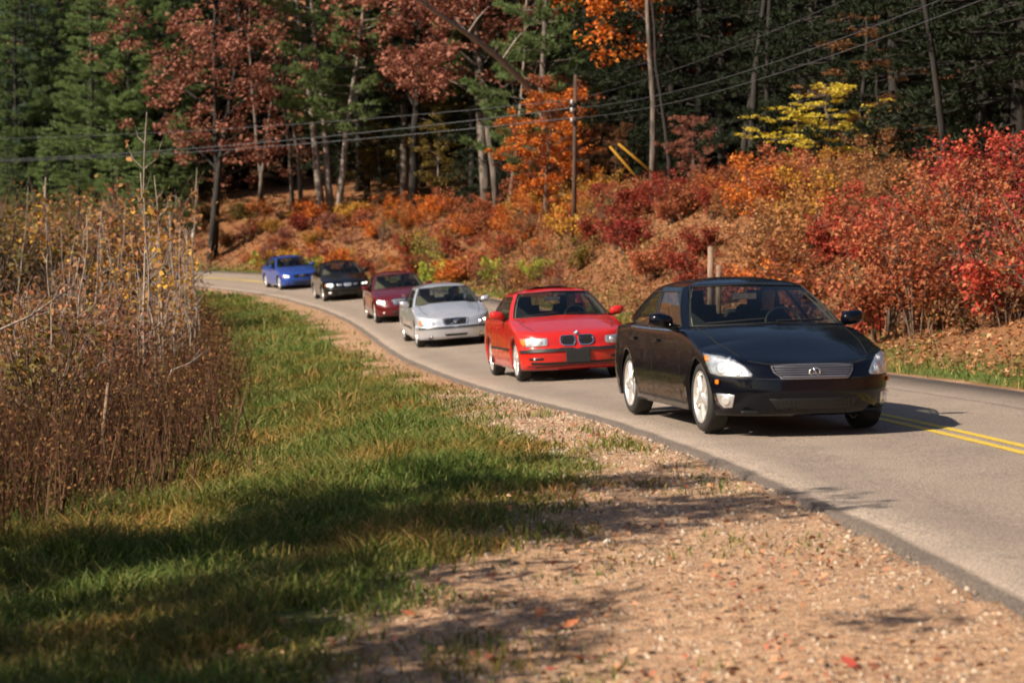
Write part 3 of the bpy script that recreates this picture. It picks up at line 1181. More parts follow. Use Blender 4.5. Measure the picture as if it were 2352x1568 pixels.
        for sg in (1, -1):
            sm = MB()
            su = c0 + 1.02
            y = sg * 0.36
            sm.box(self.loc(su + 0.05, y, 0.41), (0.50, 0.52, 0.16))
            rot = Matrix.Rotation(math.radians(-16), 3, 'X')
            sm.box(self.loc(su + 0.36, y, 0.82), (0.48, 0.13, 0.62), rot)
            sm.box(self.loc(su + 0.47, y, zb + 0.27), (0.25, 0.09, 0.17), rot)
            sm.box(self.loc(su + 0.44, y, zb + 0.18), (0.12, 0.02, 0.12), rot)
            seat = sm.build('front_seat', im, parent)
            bv = seat.modifiers.new('soft edges', 'BEVEL'); bv.width = 0.03; bv.segments = 2
        rs = MB()
        ru = c0 + 2.0
        rs.box(self.loc(ru - 0.15, 0, 0.48), (1.30, 0.5, 0.16))
        rs.box(self.loc(ru + 0.2, 0, 0.74), (1.30, 0.14, 0.52), Matrix.Rotation(math.radians(-22), 3, 'X'))
        for y in (-0.36, 0.36):
            rs.box(self.loc(ru + 0.31, y, zb + 0.09), (0.24, 0.08, 0.14))
        r_ = rs.build('rear_seat', im, parent)
        bv = r_.modifiers.new('soft edges', 'BEVEL'); bv.width = 0.03; bv.segments = 2
        sw = MB()
        cw = Vector(self.loc(c0 + 0.70, 0.36, zb + 0.02))
        tilt = Matrix.Rotation(math.radians(62), 3, 'X')
        pts = [cw + tilt @ Vector((0.185 * math.cos(t), 0.185 * math.sin(t), 0)) for t in np.linspace(0, 2 * math.pi, 25)]
        sw.tube(pts, 0.016, 6, False)
        for a in (0.1, math.pi - 0.1, -math.pi / 2):
            sw.tube([cw, cw + tilt @ Vector((0.18 * math.cos(a), 0.18 * math.sin(a), 0))], 0.016, 6)
        sw.build('steering_wheel', M['black_plastic'], parent, True)
        # inside mirror
        m_ = MB()
        T0 = s['posts'][0][1]
        mc = Vector(self.loc(T0[0] + 0.10, 0.0, T0[2] - 0.13))
        m_.box(mc, (0.24, 0.035, 0.065))
        m_.tube([mc, mc + Vector((0, -0.02, 0.09))], 0.012, 6)
        rv = m_.build('inside_mirror', M['housing'], parent)
        bv = rv.modifiers.new('soft edges', 'BEVEL'); bv.width = 0.012; bv.segments = 2
        # door mirrors
        bu, by, bz = s['posts'][2][0]
        for sg in (1, -1):
            V, F = [], []
            c = Vector(self.loc(bu + 0.20, sg * (s['W'] + 0.085), bz + 0.085))
            n1, n2 = 10, 14
            for i in range(n1 + 1):
                v = math.pi * i / n1
                for k in range(n2):
                    t = 2 * math.pi * k / n2
                    def se(x, e):
                        return math.copysign(abs(x) ** e, x)
                    px = 0.118 * se(math.sin(v), 0.7) * se(math.cos(t), 0.75)
                    pz = 0.072 * se(math.sin(v), 0.7) * se(math.sin(t), 0.75)
                    py = -0.085 * math.cos(v) * (1 if v < math.pi / 2 else 0.55)
                    px2 = px * sg
                    V.append((c.x + px2 - 0.15 * (py + 0.0) * sg * -1, c.y + py, c.z + pz + 0.12 * px))
            for i in range(n1):
                for k in range(n2):
                    F.append((i * n2 + k, i * n2 + (k + 1) % n2, (i + 1) * n2 + (k + 1) % n2, (i + 1) * n2 + k))
            mo = obj('door_mirror', poly_mesh('door_mirror', V, F, True), mir or self.paint, parent)
            st = MB().tube([(c.x - sg * 0.06, c.y + 0.01, c.z - 0.045), (c.x - sg * 0.19, c.y + 0.0, c.z - 0.085)], [0.032, 0.04], 8)
            st.build('mirror_stalk', M['black_plastic'], mo, True)
            gl = MB().box((c.x + sg * 0.01, c.y + 0.047, c.z + 0.005), (0.19, 0.006, 0.115))
            gl.build('mirror_glass', M['mirror_glass'], mo)
        # wipers lie on the foot of the windscreen
        for y0, y1 in ((0.05, 0.56), (-0.60, -0.06)):
            P = []
            for k in range(7):
                y = y0 + (y1 - y0) * k / 6
                a = abs(y) / s['posts'][1][0][1]
                p = self.surf(0, min(1, a), 0.055 + 0.05 * k / 6)
                P.append(self.loc(p[0] - 0.015, y, p[2] + 0.012))
            MB().tube(P, 0.009, 5).build('wiper', M['black_plastic'], parent)
        # door handles
        for u in s['handles']:
            for sg in (1, -1):
                h, nn = self.hit((u, 2.0, s['hz']), (0, -1, 0))
                if h is None:
                    continue
                mb = MB().box((h.x * sg + 0.016 * sg, h.y, h.z), (0.022, 0.19, 0.032))
                ho = mb.build('door_handle', self.paint, parent)
                bv = ho.modifiers.new('round', 'BEVEL'); bv.width = 0.01; bv.segments = 2

    def headlamp(self, parent, poly, side, bowls, amber=None, lit=False, amber_mat='amber', hous='housing'):
        for sg in (1, -1):
            h = self.front('headlamp', poly, M[hous], parent, 0.003, side, sg, 4, 5)
            for (y, z, r) in bowls:
                self.disc('lamp_reflector', y, z, r, M['reflector'], h, 0.010, side, sg)
                self.disc('lamp_bulb', y, z, r * 0.42, M['bulb_lit' if lit else 'bulb'], h, 0.018, side, sg)
            if amber:
                self.front('indicator', amber, M[amber_mat], h, 0.012, side, sg, 3, 3)
            self.front('lamp_lens', poly, M['lens'], h, 0.026, side, sg, 4, 5)


CARS = []


def torus(mb, c, R, r, sx=1.0, n=20, m=6, axis_y=True, tilt=0.0):
    V, F = [], []
    for i in range(n):
        t = 2 * math.pi * i / n
        for k in range(m):
            a = 2 * math.pi * k / m
            x = (R + r * math.cos(a)) * math.cos(t) * sx
            z = (R + r * math.cos(a)) * math.sin(t)
            y = r * math.sin(a)
            V.append((c[0] + x, c[1] + y, c[2] + z))
    for i in range(n):
        for k in range(m):
            F.append((i * m + k, i * m + (k + 1) % m, ((i + 1) % n) * m + (k + 1) % m, ((i + 1) % n) * m + k))
    mb.add(V, F)


def rect(y0, y1, z0, z1):
    return [(y0, z0), (y1, z0), (y1, z1), (y0, z1)]


def base_posts(u0, u1, v0, v1, H, yb, yt, zb, dz=0.0, rake=0.0):
    """the pillars from the middle of the windscreen round to the middle of the rear window; each a foot and a head"""
    zt = H - 0.10
    yb += 0.022; yt += 0.03; u1 += 0.16; v1 += 0.16
    Lb, Lt = u1 - u0, v1 - v0
    return [
        ((u0, 0.0, zb + 0.03), (v0, 0.0, H - 0.062)),
        ((u0 + 0.20, yb - 0.055, zb + 0.005), (v0 + 0.09, yt - 0.055, zt + 0.018)),
        ((u0 + 0.27, yb, zb - 0.01), (v0 + 0.15, yt, zt - 0.005)),
        ((u0 + 1.20, yb + 0.005, zb - 0.005), (v0 + 0.78, yt + 0.005, zt)),
        ((u0 + 1.28, yb + 0.005, zb), (v0 + 0.86, yt + 0.005, zt)),
        ((u0 + 1.28 + (Lb - 1.28) * 0.60, yb - 0.012, zb + 0.012), (v1 - 0.32, yt - 0.005, zt - 0.005)),
        ((u1 - 0.16, yb - 0.085, zb + 0.06), (v1 - 0.05, yt - 0.05, zt + 0.005)),
        ((u1, 0.0, zb + 0.075), (v1 + 0.03, 0.0, H - 0.06)),
    ]


GLASS = {0: ('windscreen', 0.035, 0.955), 2: ('front_side_window', 0.05, 0.90), 4: ('rear_side_window', 0.05, 0.90), 6: ('rear_window', 0.05, 0.95)}


def place(car, root_name, label, group, paint_m, y_front, px, lat_from_edge, spec):
    pass

def road_frame(y, lateral):
    """point on the carriageway at depth y, 'lateral' metres right of its left edge, with its axes"""
    i = int(np.argmin(np.abs(RL[:, 1] - y) + (RL[:, 0] < -30) * 100))
    j = i + 1 if RL[i, 1] < y else i - 1
    a, b = (i, j) if i < j else (j, i)
    t = (y - RL[a, 1]) / (RL[b, 1] - RL[a, 1])
    P = RL[a] * (1 - t) + RL[b] * t
    T = RT[a] * (1 - t) + RT[b] * t
    T = T / np.linalg.norm(T)
    N = np.array([T[1], -T[0]])
    bk = math.tan(math.radians(P[3]))
    slope = (RL[min(b + 3, len(RL) - 1), 2] - RL[max(a - 3, 0), 2]) / np.linalg.norm(RL[min(b + 3, len(RL) - 1), :2] - RL[max(a - 3, 0), :2])
    cr = 0.03 * (1 - ((lateral - RW / 2) / (RW / 2)) ** 2)
    p = Vector((P[0] + N[0] * lateral, P[1] + N[1] * lateral, P[2] + lateral * bk + cr))
    ax = Vector((N[0], N[1], bk)).normalized()
    ay = Vector((T[0], T[1], slope)).normalized()
    return p, ax, ay


def put_car(root, y_centre, lateral, yaw=0.0):
    p, ax, ay = road_frame(y_centre, lateral)
    az = ax.cross(ay).normalized()
    ay = az.cross(ax).normalized()
    m = Matrix((ax, ay, az)).transposed()
    m = m @ Matrix.Rotation(math.radians(yaw), 3, 'Z')
    root.rotation_euler = m.to_euler()
    root.location = p


SPEC = {}
SPEC['black'] = dict(
    L=4.485, W=0.872, H=1.412, fa=0.80, wb=2.67, r=0.318, uc=0.72, n=2.55, cab=(1.24, 3.76),
    top=[(0, 0.625), (0.05, 0.65), (0.14, 0.69), (0.3, 0.748), (0.6, 0.835), (1.0, 0.925), (1.3, 0.972), (1.6, 0.975), (2.6, 0.98), (3.6, 1.0), (4.1, 1.0), (4.35, 0.95), (4.485, 0.84)],
    drop=[(0, 0.02), (0.25, 0.04), (0.7, 0.09), (1.3, 0.055), (3.3, 0.055), (3.9, 0.085), (4.485, 0.10)],
    nose=[(0.15, 0.09), (0.25, 0.02), (0.38, -0.01), (0.52, 0.0), (0.56, 0.035), (0.64, 0.07), (0.72, 0.13), (0.9, 0.2)],
    bot=[(0, 0.175), (0.5, 0.175), (4.1, 0.19), (4.485, 0.28)],
    posts=base_posts(1.20, 3.82, 1.98, 3.12, 1.412, 0.778, 0.580, 0.925), glass=GLASS, handles=(2.22, 3.15), hz=0.80)
SPEC['red'] = dict(
    L=4.47, W=0.87, H=1.415, fa=0.76, wb=2.725, r=0.316, uc=0.66, n=3.0, cab=(1.24, 3.72),
    top=[(0, 0.70), (0.05, 0.725), (0.14, 0.755), (0.3, 0.79), (0.6, 0.845), (1.0, 0.915), (1.3, 0.965), (1.6, 0.97), (2.6, 0.975), (3.6, 0.99), (4.1, 1.0), (4.35, 0.98), (4.47, 0.90)],
    drop=[(0, 0.02), (0.25, 0.04), (0.7, 0.06), (1.3, 0.05), (3.5, 0.05), (4.47, 0.05)],
    nose=[(0.15, 0.10), (0.25, 0.02), (0.40, 0.0), (0.48, 0.0), (0.50, 0.035), (0.62, 0.055), (0.72, 0.10), (0.9, 0.16)],
    bot=[(0, 0.165), (0.5, 0.17), (4.1, 0.19), (4.47, 0.28)],
    posts=base_posts(1.20, 3.80, 1.95, 3.12, 1.415, 0.775, 0.575, 0.92), glass=GLASS, handles=(2.25, 3.15), hz=0.80, steer=0.02)
SPEC['silver'] = dict(
    L=4.58, W=0.90, H=1.43, fa=0.90, wb=2.715, r=0.318, uc=0.72, n=2.8, cab=(1.28, 3.80), crease=(0.50, 0.022), tan=True,
    top=[(0, 0.69), (0.05, 0.715), (0.14, 0.75), (0.3, 0.80), (0.6, 0.86), (1.0, 0.93), (1.3, 0.98), (1.6, 0.98), (2.6, 0.985), (3.6, 1.02), (4.1, 1.03), (4.4, 1.0), (4.58, 0.90)],
    drop=[(0, 0.02), (0.25, 0.06), (0.7, 0.09), (1.3, 0.055), (3.5, 0.055), (4.58, 0.06)],
    nose=[(0.15, 0.10), (0.25, 0.02), (0.40, 0.0), (0.47, 0.0), (0.50, 0.045), (0.62, 0.07), (0.72, 0.12), (0.9, 0.18)],
    bot=[(0, 0.19), (0.5, 0.185), (4.1, 0.2), (4.58, 0.30)],
    posts=base_posts(1.24, 3.90, 2.02, 3.20, 1.43, 0.80, 0.59, 0.93), glass=GLASS, handles=(2.30, 3.22), hz=0.81)
SPEC['maroon'] = dict(
    L=4.53, W=0.865, H=1.425, fa=0.78, wb=2.715, r=0.316, uc=0.75, n=2.5, cab=(1.26, 3.74), tan=True,
    top=[(0, 0.68), (0.05, 0.71), (0.14, 0.75), (0.3, 0.80), (0.6, 0.86), (1.0, 0.93), (1.3, 0.975), (1.6, 0.975), (2.6, 0.98), (3.6, 1.0), (4.1, 1.01), (4.38, 0.98), (4.53, 0.90)],
    drop=[(0, 0.02), (0.25, 0.06), (0.7, 0.085), (1.3, 0.055), (3.5, 0.055), (4.53, 0.06)],
    nose=[(0.15, 0.09), (0.25, 0.02), (0.40, 0.0), (0.48, 0.01), (0.52, 0.045), (0.62, 0.08), (0.72, 0.14), (0.9, 0.2)],
    posts=base_posts(1.22, 3.84, 1.96, 3.16, 1.425, 0.77, 0.575, 0.925), glass=GLASS, handles=(2.25, 3.18), hz=0.80)
SPEC['far_black'] = dict(
    L=4.80, W=0.896, H=1.45, fa=0.95, wb=2.70, r=0.318, uc=0.75, n=2.7, cab=(1.34, 3.95), tan=True,
    top=[(0, 0.69), (0.05, 0.72), (0.14, 0.755), (0.3, 0.80), (0.6, 0.86), (1.0, 0.93), (1.36, 0.99), (1.7, 0.99), (2.6, 0.99), (3.8, 1.04), (4.3, 1.05), (4.65, 1.0), (4.80, 0.90)],
    drop=[(0, 0.02), (0.25, 0.06), (0.7, 0.09), (1.3, 0.055), (3.5, 0.055), (4.8, 0.06)],
    nose=[(0.15, 0.10), (0.25, 0.02), (0.40, 0.0), (0.48, 0.0), (0.52, 0.045), (0.62, 0.07), (0.72, 0.12), (0.9, 0.18)],
    posts=base_posts(1.30, 4.05, 2.02, 3.30, 1.45, 0.795, 0.59, 0.94), glass=GLASS, handles=(2.35, 3.28), hz=0.81)
SPEC['blue'] = dict(
    L=4.48, W=0.867, H=1.415, fa=0.88, wb=2.61, r=0.316, uc=0.70, n=2.8, cab=(1.26, 3.72),
    top=[(0, 0.68), (0.05, 0.71), (0.14, 0.745), (0.3, 0.79), (0.6, 0.85), (1.0, 0.92), (1.3, 0.97), (1.6, 0.97), (2.6, 0.975), (3.6, 1.0), (4.05, 1.01), (4.35, 0.98), (4.48, 0.90)],
    drop=[(0, 0.02), (0.25, 0.05), (0.7, 0.08), (1.3, 0.055), (3.5, 0.055), (4.48, 0.06)],
    nose=[(0.15, 0.09), (0.25, 0.02), (0.40, 0.0), (0.48, 0.0), (0.52, 0.04), (0.62, 0.06), (0.72, 0.11), (0.9, 0.18)],
    posts=base_posts(1.22, 3.82, 1.96, 3.14, 1.415, 0.772, 0.575, 0.92), glass=GLASS, handles=(2.25, 3.15), hz=0.80)

PAINTS = {
    'black': paint('black car paint', (0.002, 0.0026, 0.006), 0.6, rough=0.2),
    'red': paint('red car paint', (0.43, 0.016, 0.012), rough=0.3),
    'silver': paint('silver car paint', (0.55, 0.565, 0.63), rough=0.3, metal=0.6),
    'maroon': paint('maroon car paint', (0.085, 0.005, 0.007), rough=0.25),
    'far_black': paint('plain black car paint', (0.0025, 0.0025, 0.003), 0.85, rough=0.2),
    'blue': paint('blue car paint', (0.018, 0.055, 0.27), rough=0.25, metal=0.1),
}
LABELS = {
    'black': 'glossy black sedan leading the line of cars, nearest the camera',
    'red': 'bright red sedan with twin kidney grilles, second in the line of cars',
    'silver': 'silver sedan with a diagonal bar across its grille, behind the red sedan',
    'maroon': 'dark maroon sedan with a chrome framed grille, half hidden behind the silver sedan',
    'far_black': 'small black sedan with lit headlamps between the maroon and the blue sedan',
    'blue': 'bright blue sedan, last and farthest in the line of cars',
}


def shut_lines(c, root, us, ztop, zlow):
    for u in us:
        c.line_side('door_gap', [(u, zlow), (u + 0.005, 0.55), (u, ztop)], 0.008, M['dark'], root, 0.0012)


def new_car(key):
    c = Car(SPEC[key])
    c.paint = PAINTS[key]
    root = empty('parked_car' if False else 'sedan_car')
    tag(root, LABELS[key], 'car', 'line of sedans on the road')
    c.root = root
    c.body(root)
    c.cabin(root)
    return c, root


def black_car():
    c, root = new_car('black')
    c.wheels(root, 5, 0.085, 'five', 0.222)
    c.fittings(root)
    lamp = [(0.985, 0.725), (0.96, 0.635), (0.905, 0.548), (0.80, 0.522), (0.60, 0.518), (0.455, 0.522), (0.445, 0.545), (0.53, 0.618), (0.64, 0.675), (0.80, 0.712)]
    c.headlamp(root, lamp, 0.45, [(0.77, 0.600, 0.066), (0.60, 0.575, 0.050), (0.70, 0.662, 0.028)], [(0.965, 0.708), (0.95, 0.655), (0.915, 0.65), (0.92, 0.703)])
    g = c.front('grille', [(-0.368, 0.606), (-0.354, 0.56), (-0.30, 0.508), (0.30, 0.508), (0.354, 0.56), (0.368, 0.606), (0.2, 0.615), (-0.2, 0.615)], M['grille_dark'], root, 0.004, 0, 1, 5, 5)
    for k in range(5):
        z = 0.520 + k * 0.0205
        hw = 0.298 + 0.052 * min(1, k / 2.2)
        c.line_front('grille_bar', [(-hw, z), (hw, z)], 0.0105, M['grille_metal'], g, 0.012, mirror=False)
    c.line_front('grille_surround', [(0, 0.505), (0.302, 0.505), (0.358, 0.56), (0.373, 0.610), (0.2, 0.619), (0, 0.621)], 0.010, M['grille_metal'], g, 0.010)
    # oval emblem with its slanting stroke
    h, n = c.hit((-1.5, 0.0, 0.562), (1, 0, 0))
    eb = MB()
    torus(eb, (h.x, h.y - 0.022, h.z), 0.036, 0.006, 1.35, 24)
    eb.tube([(-0.012, h.y - 0.024, h.z + 0.030), (0.012, h.y - 0.024, h.z - 0.016), (0.042, h.y - 0.024, h.z - 0.016)], 0.007, 6)
    eb.build('emblem', M['chrome'], g, True)
    # bumper: lower intake with upright slats, fog lamps, tow cap, side markers
    it = c.front('lower_intake', [(-0.44, 0.335), (-0.36, 0.235), (0.36, 0.235), (0.44, 0.335)], M['grille_dark'], root, 0.003, 0, 1, 5, 4)
    for k in range(-9, 10):
        c.line_front('intake_slat', [(k * 0.038, 0.25), (k * 0.038, 0.322)], 0.007, M['grille_dark'], it, 0.006, mirror=False)
    for sg in (1, -1):
        f = c.front('fog_lamp', [(0.83, 0.378), (0.80, 0.285), (0.745, 0.240), (0.665, 0.248), (0.640, 0.366)], M['reflector'], root, 0.005, 0.35, sg, 3, 4)
        c.disc('fog_bulb', 0.725, 0.312, 0.045, M['bulb'], f, 0.018, 0.35, sg)
        c.front('fog_lens', [(0.83, 0.378), (0.80, 0.285), (0.745, 0.240), (0.665, 0.248), (0.640, 0.366)], M['lens'], f, 0.028, 0.35, sg, 3, 4)
        h, n = c.hit((0.36, 2.0, 0.475), (0, -1, 0))
        mk = MB().box((h.x * sg, h.y, h.z), (0.02, 0.10, 0.042)).build('side_marker', M['amber'], root)
        bv = mk.modifiers.new('round', 'BEVEL'); bv.width = 0.009; bv.segments = 2
    c.line_front('bumper_seam', [(0, 0.498), (0.45, 0.506), (0.80, 0.515)], 0.006, M['dark'], root, 0.001, 0.3)
    c.line_front('bonnet_seam', [(0, 0.630), (0.40, 0.632), (0.55, 0.660)], 0.006, M['dark'], root, 0.001)
    shut_lines(c, root, (1.36, 2.36, 3.12), 0.90, 0.22)
    c.line_top('bonnet_seam', [(0.34, 0.60), (0.75, 0.68), (1.28, 0.71)], 0.010, M['dark'], root)
    c.line_side('sill_moulding', [(1.22, 0.245), (2.0, 0.25), (2.98, 0.255)], 0.016, M['dark'], root, 0.001)
    c.line_side('window_sill_strip', [(1.55, 0.905), (2.5, 0.905), (3.35, 0.915)], 0.014, M['chrome'], root, 0.004)
    put_car(root, 19.25, 1.275, 1.2)
    return c


def red_car():
    c, root = new_car('red')
    c.wheels(root, 5, 0.085, 'split', 0.222)
    c.fittings(root)
    lamp = [(0.835, 0.645), (0.825, 0.575), (0.76, 0.525), (0.60, 0.520), (0.37, 0.528), (0.345, 0.56), (0.36, 0.645), (0.6, 0.655)]
    c.headlamp(root, lamp, 0.35, [(0.645, 0.588, 0.052), (0.485, 0.588, 0.052)], [(0.83, 0.64), (0.815, 0.572), (0.76, 0.532), (0.71, 0.540), (0.735, 0.645)])
    for sg in (1, -1):
        kid = [(0.03, 0.65), (0.022, 0.58), (0.05, 0.525), (0.20, 0.525), (0.245, 0.56), (0.25, 0.625), (0.225, 0.665), (0.06, 0.668)]
        k = c.front('kidney_grille', kid, M['grille_dark'], root, 0.006, 0, sg, 4, 4)
        o = c.line_front('grille_surround', kid + [kid[0]], 0.012, M['chrome'], k, 0.016, mirror=False)
        if sg < 0:
            o.scale.x = -1
        for q in range(5):
            y = 0.07 + q * 0.034
            o = c.line_front('grille_bar', [(y, 0.535), (y, 0.655)], 0.006, M['black_plastic'], k, 0.012, mirror=False)
            if sg < 0:
                o.scale.x = -1
    # bumper strip, number plate holder, slots
    c.line_front('bumper_strip', [(0, 0.462), (0.45, 0.460), (0.82, 0.452)], 0.042, M['black_plastic'], root, 0.018, 0.3)
    c.line_front('bumper_slot', [(0, 0.262), (0.42, 0.262), (0.66, 0.272)], 0.040, M['grille_dark'], root, 0.004, 0.15)
    for sg in (1, -1):
        f = c.front('bumper_vent', [(0.46, 0.355), (0.46, 0.315), (0.68, 0.315), (0.70, 0.355)], M['grille_dark'], root, 0.004, 0.2, sg)
        c.disc('fog_bulb', 0.60, 0.335, 0.018, M['reflector'], f, 0.012, 0.2, sg)
    h, n = c.hit((-1.5, 0, 0.36), (1, 0, 0))
    p = MB().box((0, h.y - 0.022, 0.365), (0.37, 0.02, 0.20)).build('number_plate_holder', M['black_plastic'], root)
    bv = p.modifiers.new('round', 'BEVEL'); bv.width = 0.012; bv.segments = 2
    c.line_front('lip', [(0, 0.225), (0.45, 0.222), (0.72, 0.228)], 0.012, M['dark'], root, 0.002, 0.15)
    # roundel on the bonnet
    h, n = c.hit((0.10, 0.0, 2.0), (0, 0, -1))
    if h is None:
        h = Vector(c.loc(0.12, 0, 0.74))
    rd = MB().lathe([(0.001, 0.006), (0.036, 0.006), (0.041, 0.0), (0.041, -0.01)], 'z', 24)
    ro = rd.build('emblem', M['chrome'], root, True)
    ro.location = h + Vector((0, -0.008, 0.008)); ro.rotation_euler = (math.radians(40), 0, 0)
    for k in range(4):
        V = [(0, 0, 0.0078)] + [(0.024 * math.cos(math.pi / 2 * k + t), 0.024 * math.sin(math.pi / 2 * k + t), 0.0078) for t in np.linspace(0, math.pi / 2, 6)]
        obj('emblem_quarter', poly_mesh('emblem_quarter', V, [tuple(range(7))]), M['badge_blue' if k % 2 else 'badge_white'], ro)
    # sunroof panel
    h0 = c.s['H']
    sr = MB().box(c.loc(2.42, 0, h0 + 0.001), (0.78, 0.50, 0.012)).build('sunroof', M['black_plastic'], root)
    shut_lines(c, root, (1.34, 2.42, 3.12), 0.88, 0.22)
    c.line_top('bonnet_seam', [(0.34, 0.60), (0.75, 0.68), (1.28, 0.71)], 0.010, M['dark'], root)
    c.line_side('door_moulding', [(1.20, 0.47), (2.2, 0.48), (3.05, 0.48)], 0.035, M['black_plastic'], root, 0.010)
    put_car(root, 31.2, 1.52, 0.8)
    return c


def silver_car():
    c, root = new_car('silver')
    c.wheels(root, 5, 0.075, 'five', 0.215)
    c.fittings(root, tan=True)
    lamp = [(0.865, 0.625), (0.84, 0.545), (0.78, 0.510), (0.46, 0.505), (0.40, 0.53), (0.42, 0.60), (0.62, 0.655), (0.80, 0.668)]
    c.headlamp(root, lamp, 0.4, [(0.67, 0.585, 0.058), (0.52, 0.562, 0.042)], [(0.86, 0.63), (0.835, 0.552), (0.775, 0.522), (0.755, 0.58), (0.775, 0.65)], lit=True)
    gp = [(-0.285, 0.645), (-0.27, 0.555), (-0.24, 0.52), (0.24, 0.52), (0.27, 0.555), (0.285, 0.645), (0.2, 0.66), (-0.2, 0.66)]
    g = c.front('grille', gp, M['grille_dark'], root, 0.004, 0, 1, 4, 4)
    c.line_front('grille_surround', [(0, 0.516), (0.245, 0.516), (0.278, 0.555), (0.292, 0.65), (0.2, 0.665), (0, 0.668)], 0.014, M['chrome'], g, 0.012)
    c.line_front('grille_diagonal', [(-0.13, 0.525), (0.13, 0.655)], 0.020, M['chrome'], g, 0.016, mirror=False)
    for k in range(3):
        c.line_front('grille_bar', [(-0.25, 0.548 + k * 0.03), (0.25, 0.548 + k * 0.03)], 0.006, M['black_plastic'], g, 0.008, mirror=False)
    h, n = c.hit((-1.5, 0, 0.59), (1, 0, 0))
    eb = MB(); torus(eb, (0, h.y - 0.026, 0.59), 0.034, 0.008)
    eb.build('emblem', M['chrome'], g, True)
    c.line_front('bumper_strip', [(0, 0.462), (0.5, 0.460), (0.86, 0.452)], 0.035, M['black_plastic'], root, 0.014, 0.3)
    c.front('lower_intake', [(-0.30, 0.315), (-0.25, 0.255), (0.25, 0.255), (0.30, 0.315)], M['grille_dark'], root, 0.004, 0, 1, 4, 4)
    for sg in (1, -1):
        f = c.disc('fog_lamp', 0.55, 0.265, 0.048, M['black_plastic'], root, 0.004, 0.2, sg)
        c.disc('fog_bulb', 0.55, 0.265, 0.032, M['reflector'], f, 0.012, 0.2, sg)
    shut_lines(c, root, (1.42, 2.44, 3.18), 0.89, 0.22)
    c.line_top('bonnet_seam', [(0.34, 0.60), (0.75, 0.68), (1.28, 0.71)], 0.010, M['dark'], root)
    c.line_side('door_moulding', [(1.32, 0.44), (2.2, 0.45), (3.2, 0.45)], 0.035, M['black_plastic'], root, 0.010)
    put_car(root, 47.9, 1.50, 1.0)
    return c


def maroon_car():
    c, root = new_car('maroon')
    c.wheels(root, 5, 0.075, 'five', 0.215)
    c.fittings(root, tan=True)
    def oval(y, z, r, rz):
        return [(y + r * math.cos(t), z + rz * math.sin(t)) for t in np.linspace(0, 2 * math.pi, 13)[:-1]]
    lamp = [(0.835, 0.66), (0.825, 0.585), (0.77, 0.535), (0.68, 0.535), (0.61, 0.525), (0.52, 0.515), (0.47, 0.55), (0.475, 0.615), (0.53, 0.65), (0.61, 0.65), (0.68, 0.685), (0.78, 0.70)]
    c.headlamp(root, lamp, 0.42, [(0.735, 0.615, 0.062), (0.545, 0.583, 0.046)], None, lit=True)
    gp = [(-0.34, 0.655), (-0.28, 0.53), (0.28, 0.53), (0.34, 0.655), (0.2, 0.672), (-0.2, 0.672)]
    g = c.front('grille', gp, M['housing'], root, 0.004, 0, 1, 4, 4)
    c.line_front('grille_surround', [(0, 0.527), (0.285, 0.527), (0.35, 0.66), (0.2, 0.678), (0, 0.68)], 0.026, M['chrome'], g, 0.016)
    for k in range(4):
        hw = 0.275 + 0.012 * k
        c.line_front('grille_bar', [(-hw, 0.552 + k * 0.027), (hw, 0.552 + k * 0.027)], 0.012, M['grille_dark'], g, 0.012, mirror=False)
    # three-pointed star standing on the bonnet
    h, n = c.hit((0.14, 0.0, 2.0), (0, 0, -1))
    st = MB()
    cc = (h.x, h.y, h.z + 0.075)
    torus(st, cc, 0.040, 0.0045)
    for a in (90, 210, 330):
        a = math.radians(a)
        st.tube([cc, (cc[0] + 0.04 * math.cos(a), cc[1], cc[2] + 0.04 * math.sin(a))], [0.007, 0.003], 5)
    st.tube([(h.x, h.y, h.z - 0.01), (h.x, h.y, h.z + 0.036)], 0.008, 6)
    st.build('bonnet_star', M['chrome'], root, True)
    c.front('lower_intake', [(-0.38, 0.335), (-0.33, 0.255), (0.33, 0.255), (0.38, 0.335)], M['grille_dark'], root, 0.004, 0, 1, 4, 4)
    c.line_front('bumper_strip', [(0, 0.455), (0.5, 0.453), (0.82, 0.448)], 0.022, PAINTS['maroon'], root, 0.014, 0.3)
    for sg in (1, -1):
        f = c.disc('fog_lamp', 0.56, 0.30, 0.045, M['black_plastic'], root, 0.004, 0.25, sg)
        c.disc('fog_bulb', 0.56, 0.30, 0.032, M['reflector'], f, 0.012, 0.25, sg)
    shut_lines(c, root, (1.38, 2.40, 3.14), 0.89, 0.22)
    c.line_top('bonnet_seam', [(0.34, 0.60), (0.75, 0.68), (1.28, 0.71)], 0.010, M['dark'], root)
    put_car(root, 59.2, 1.42, 0.0)
    return c


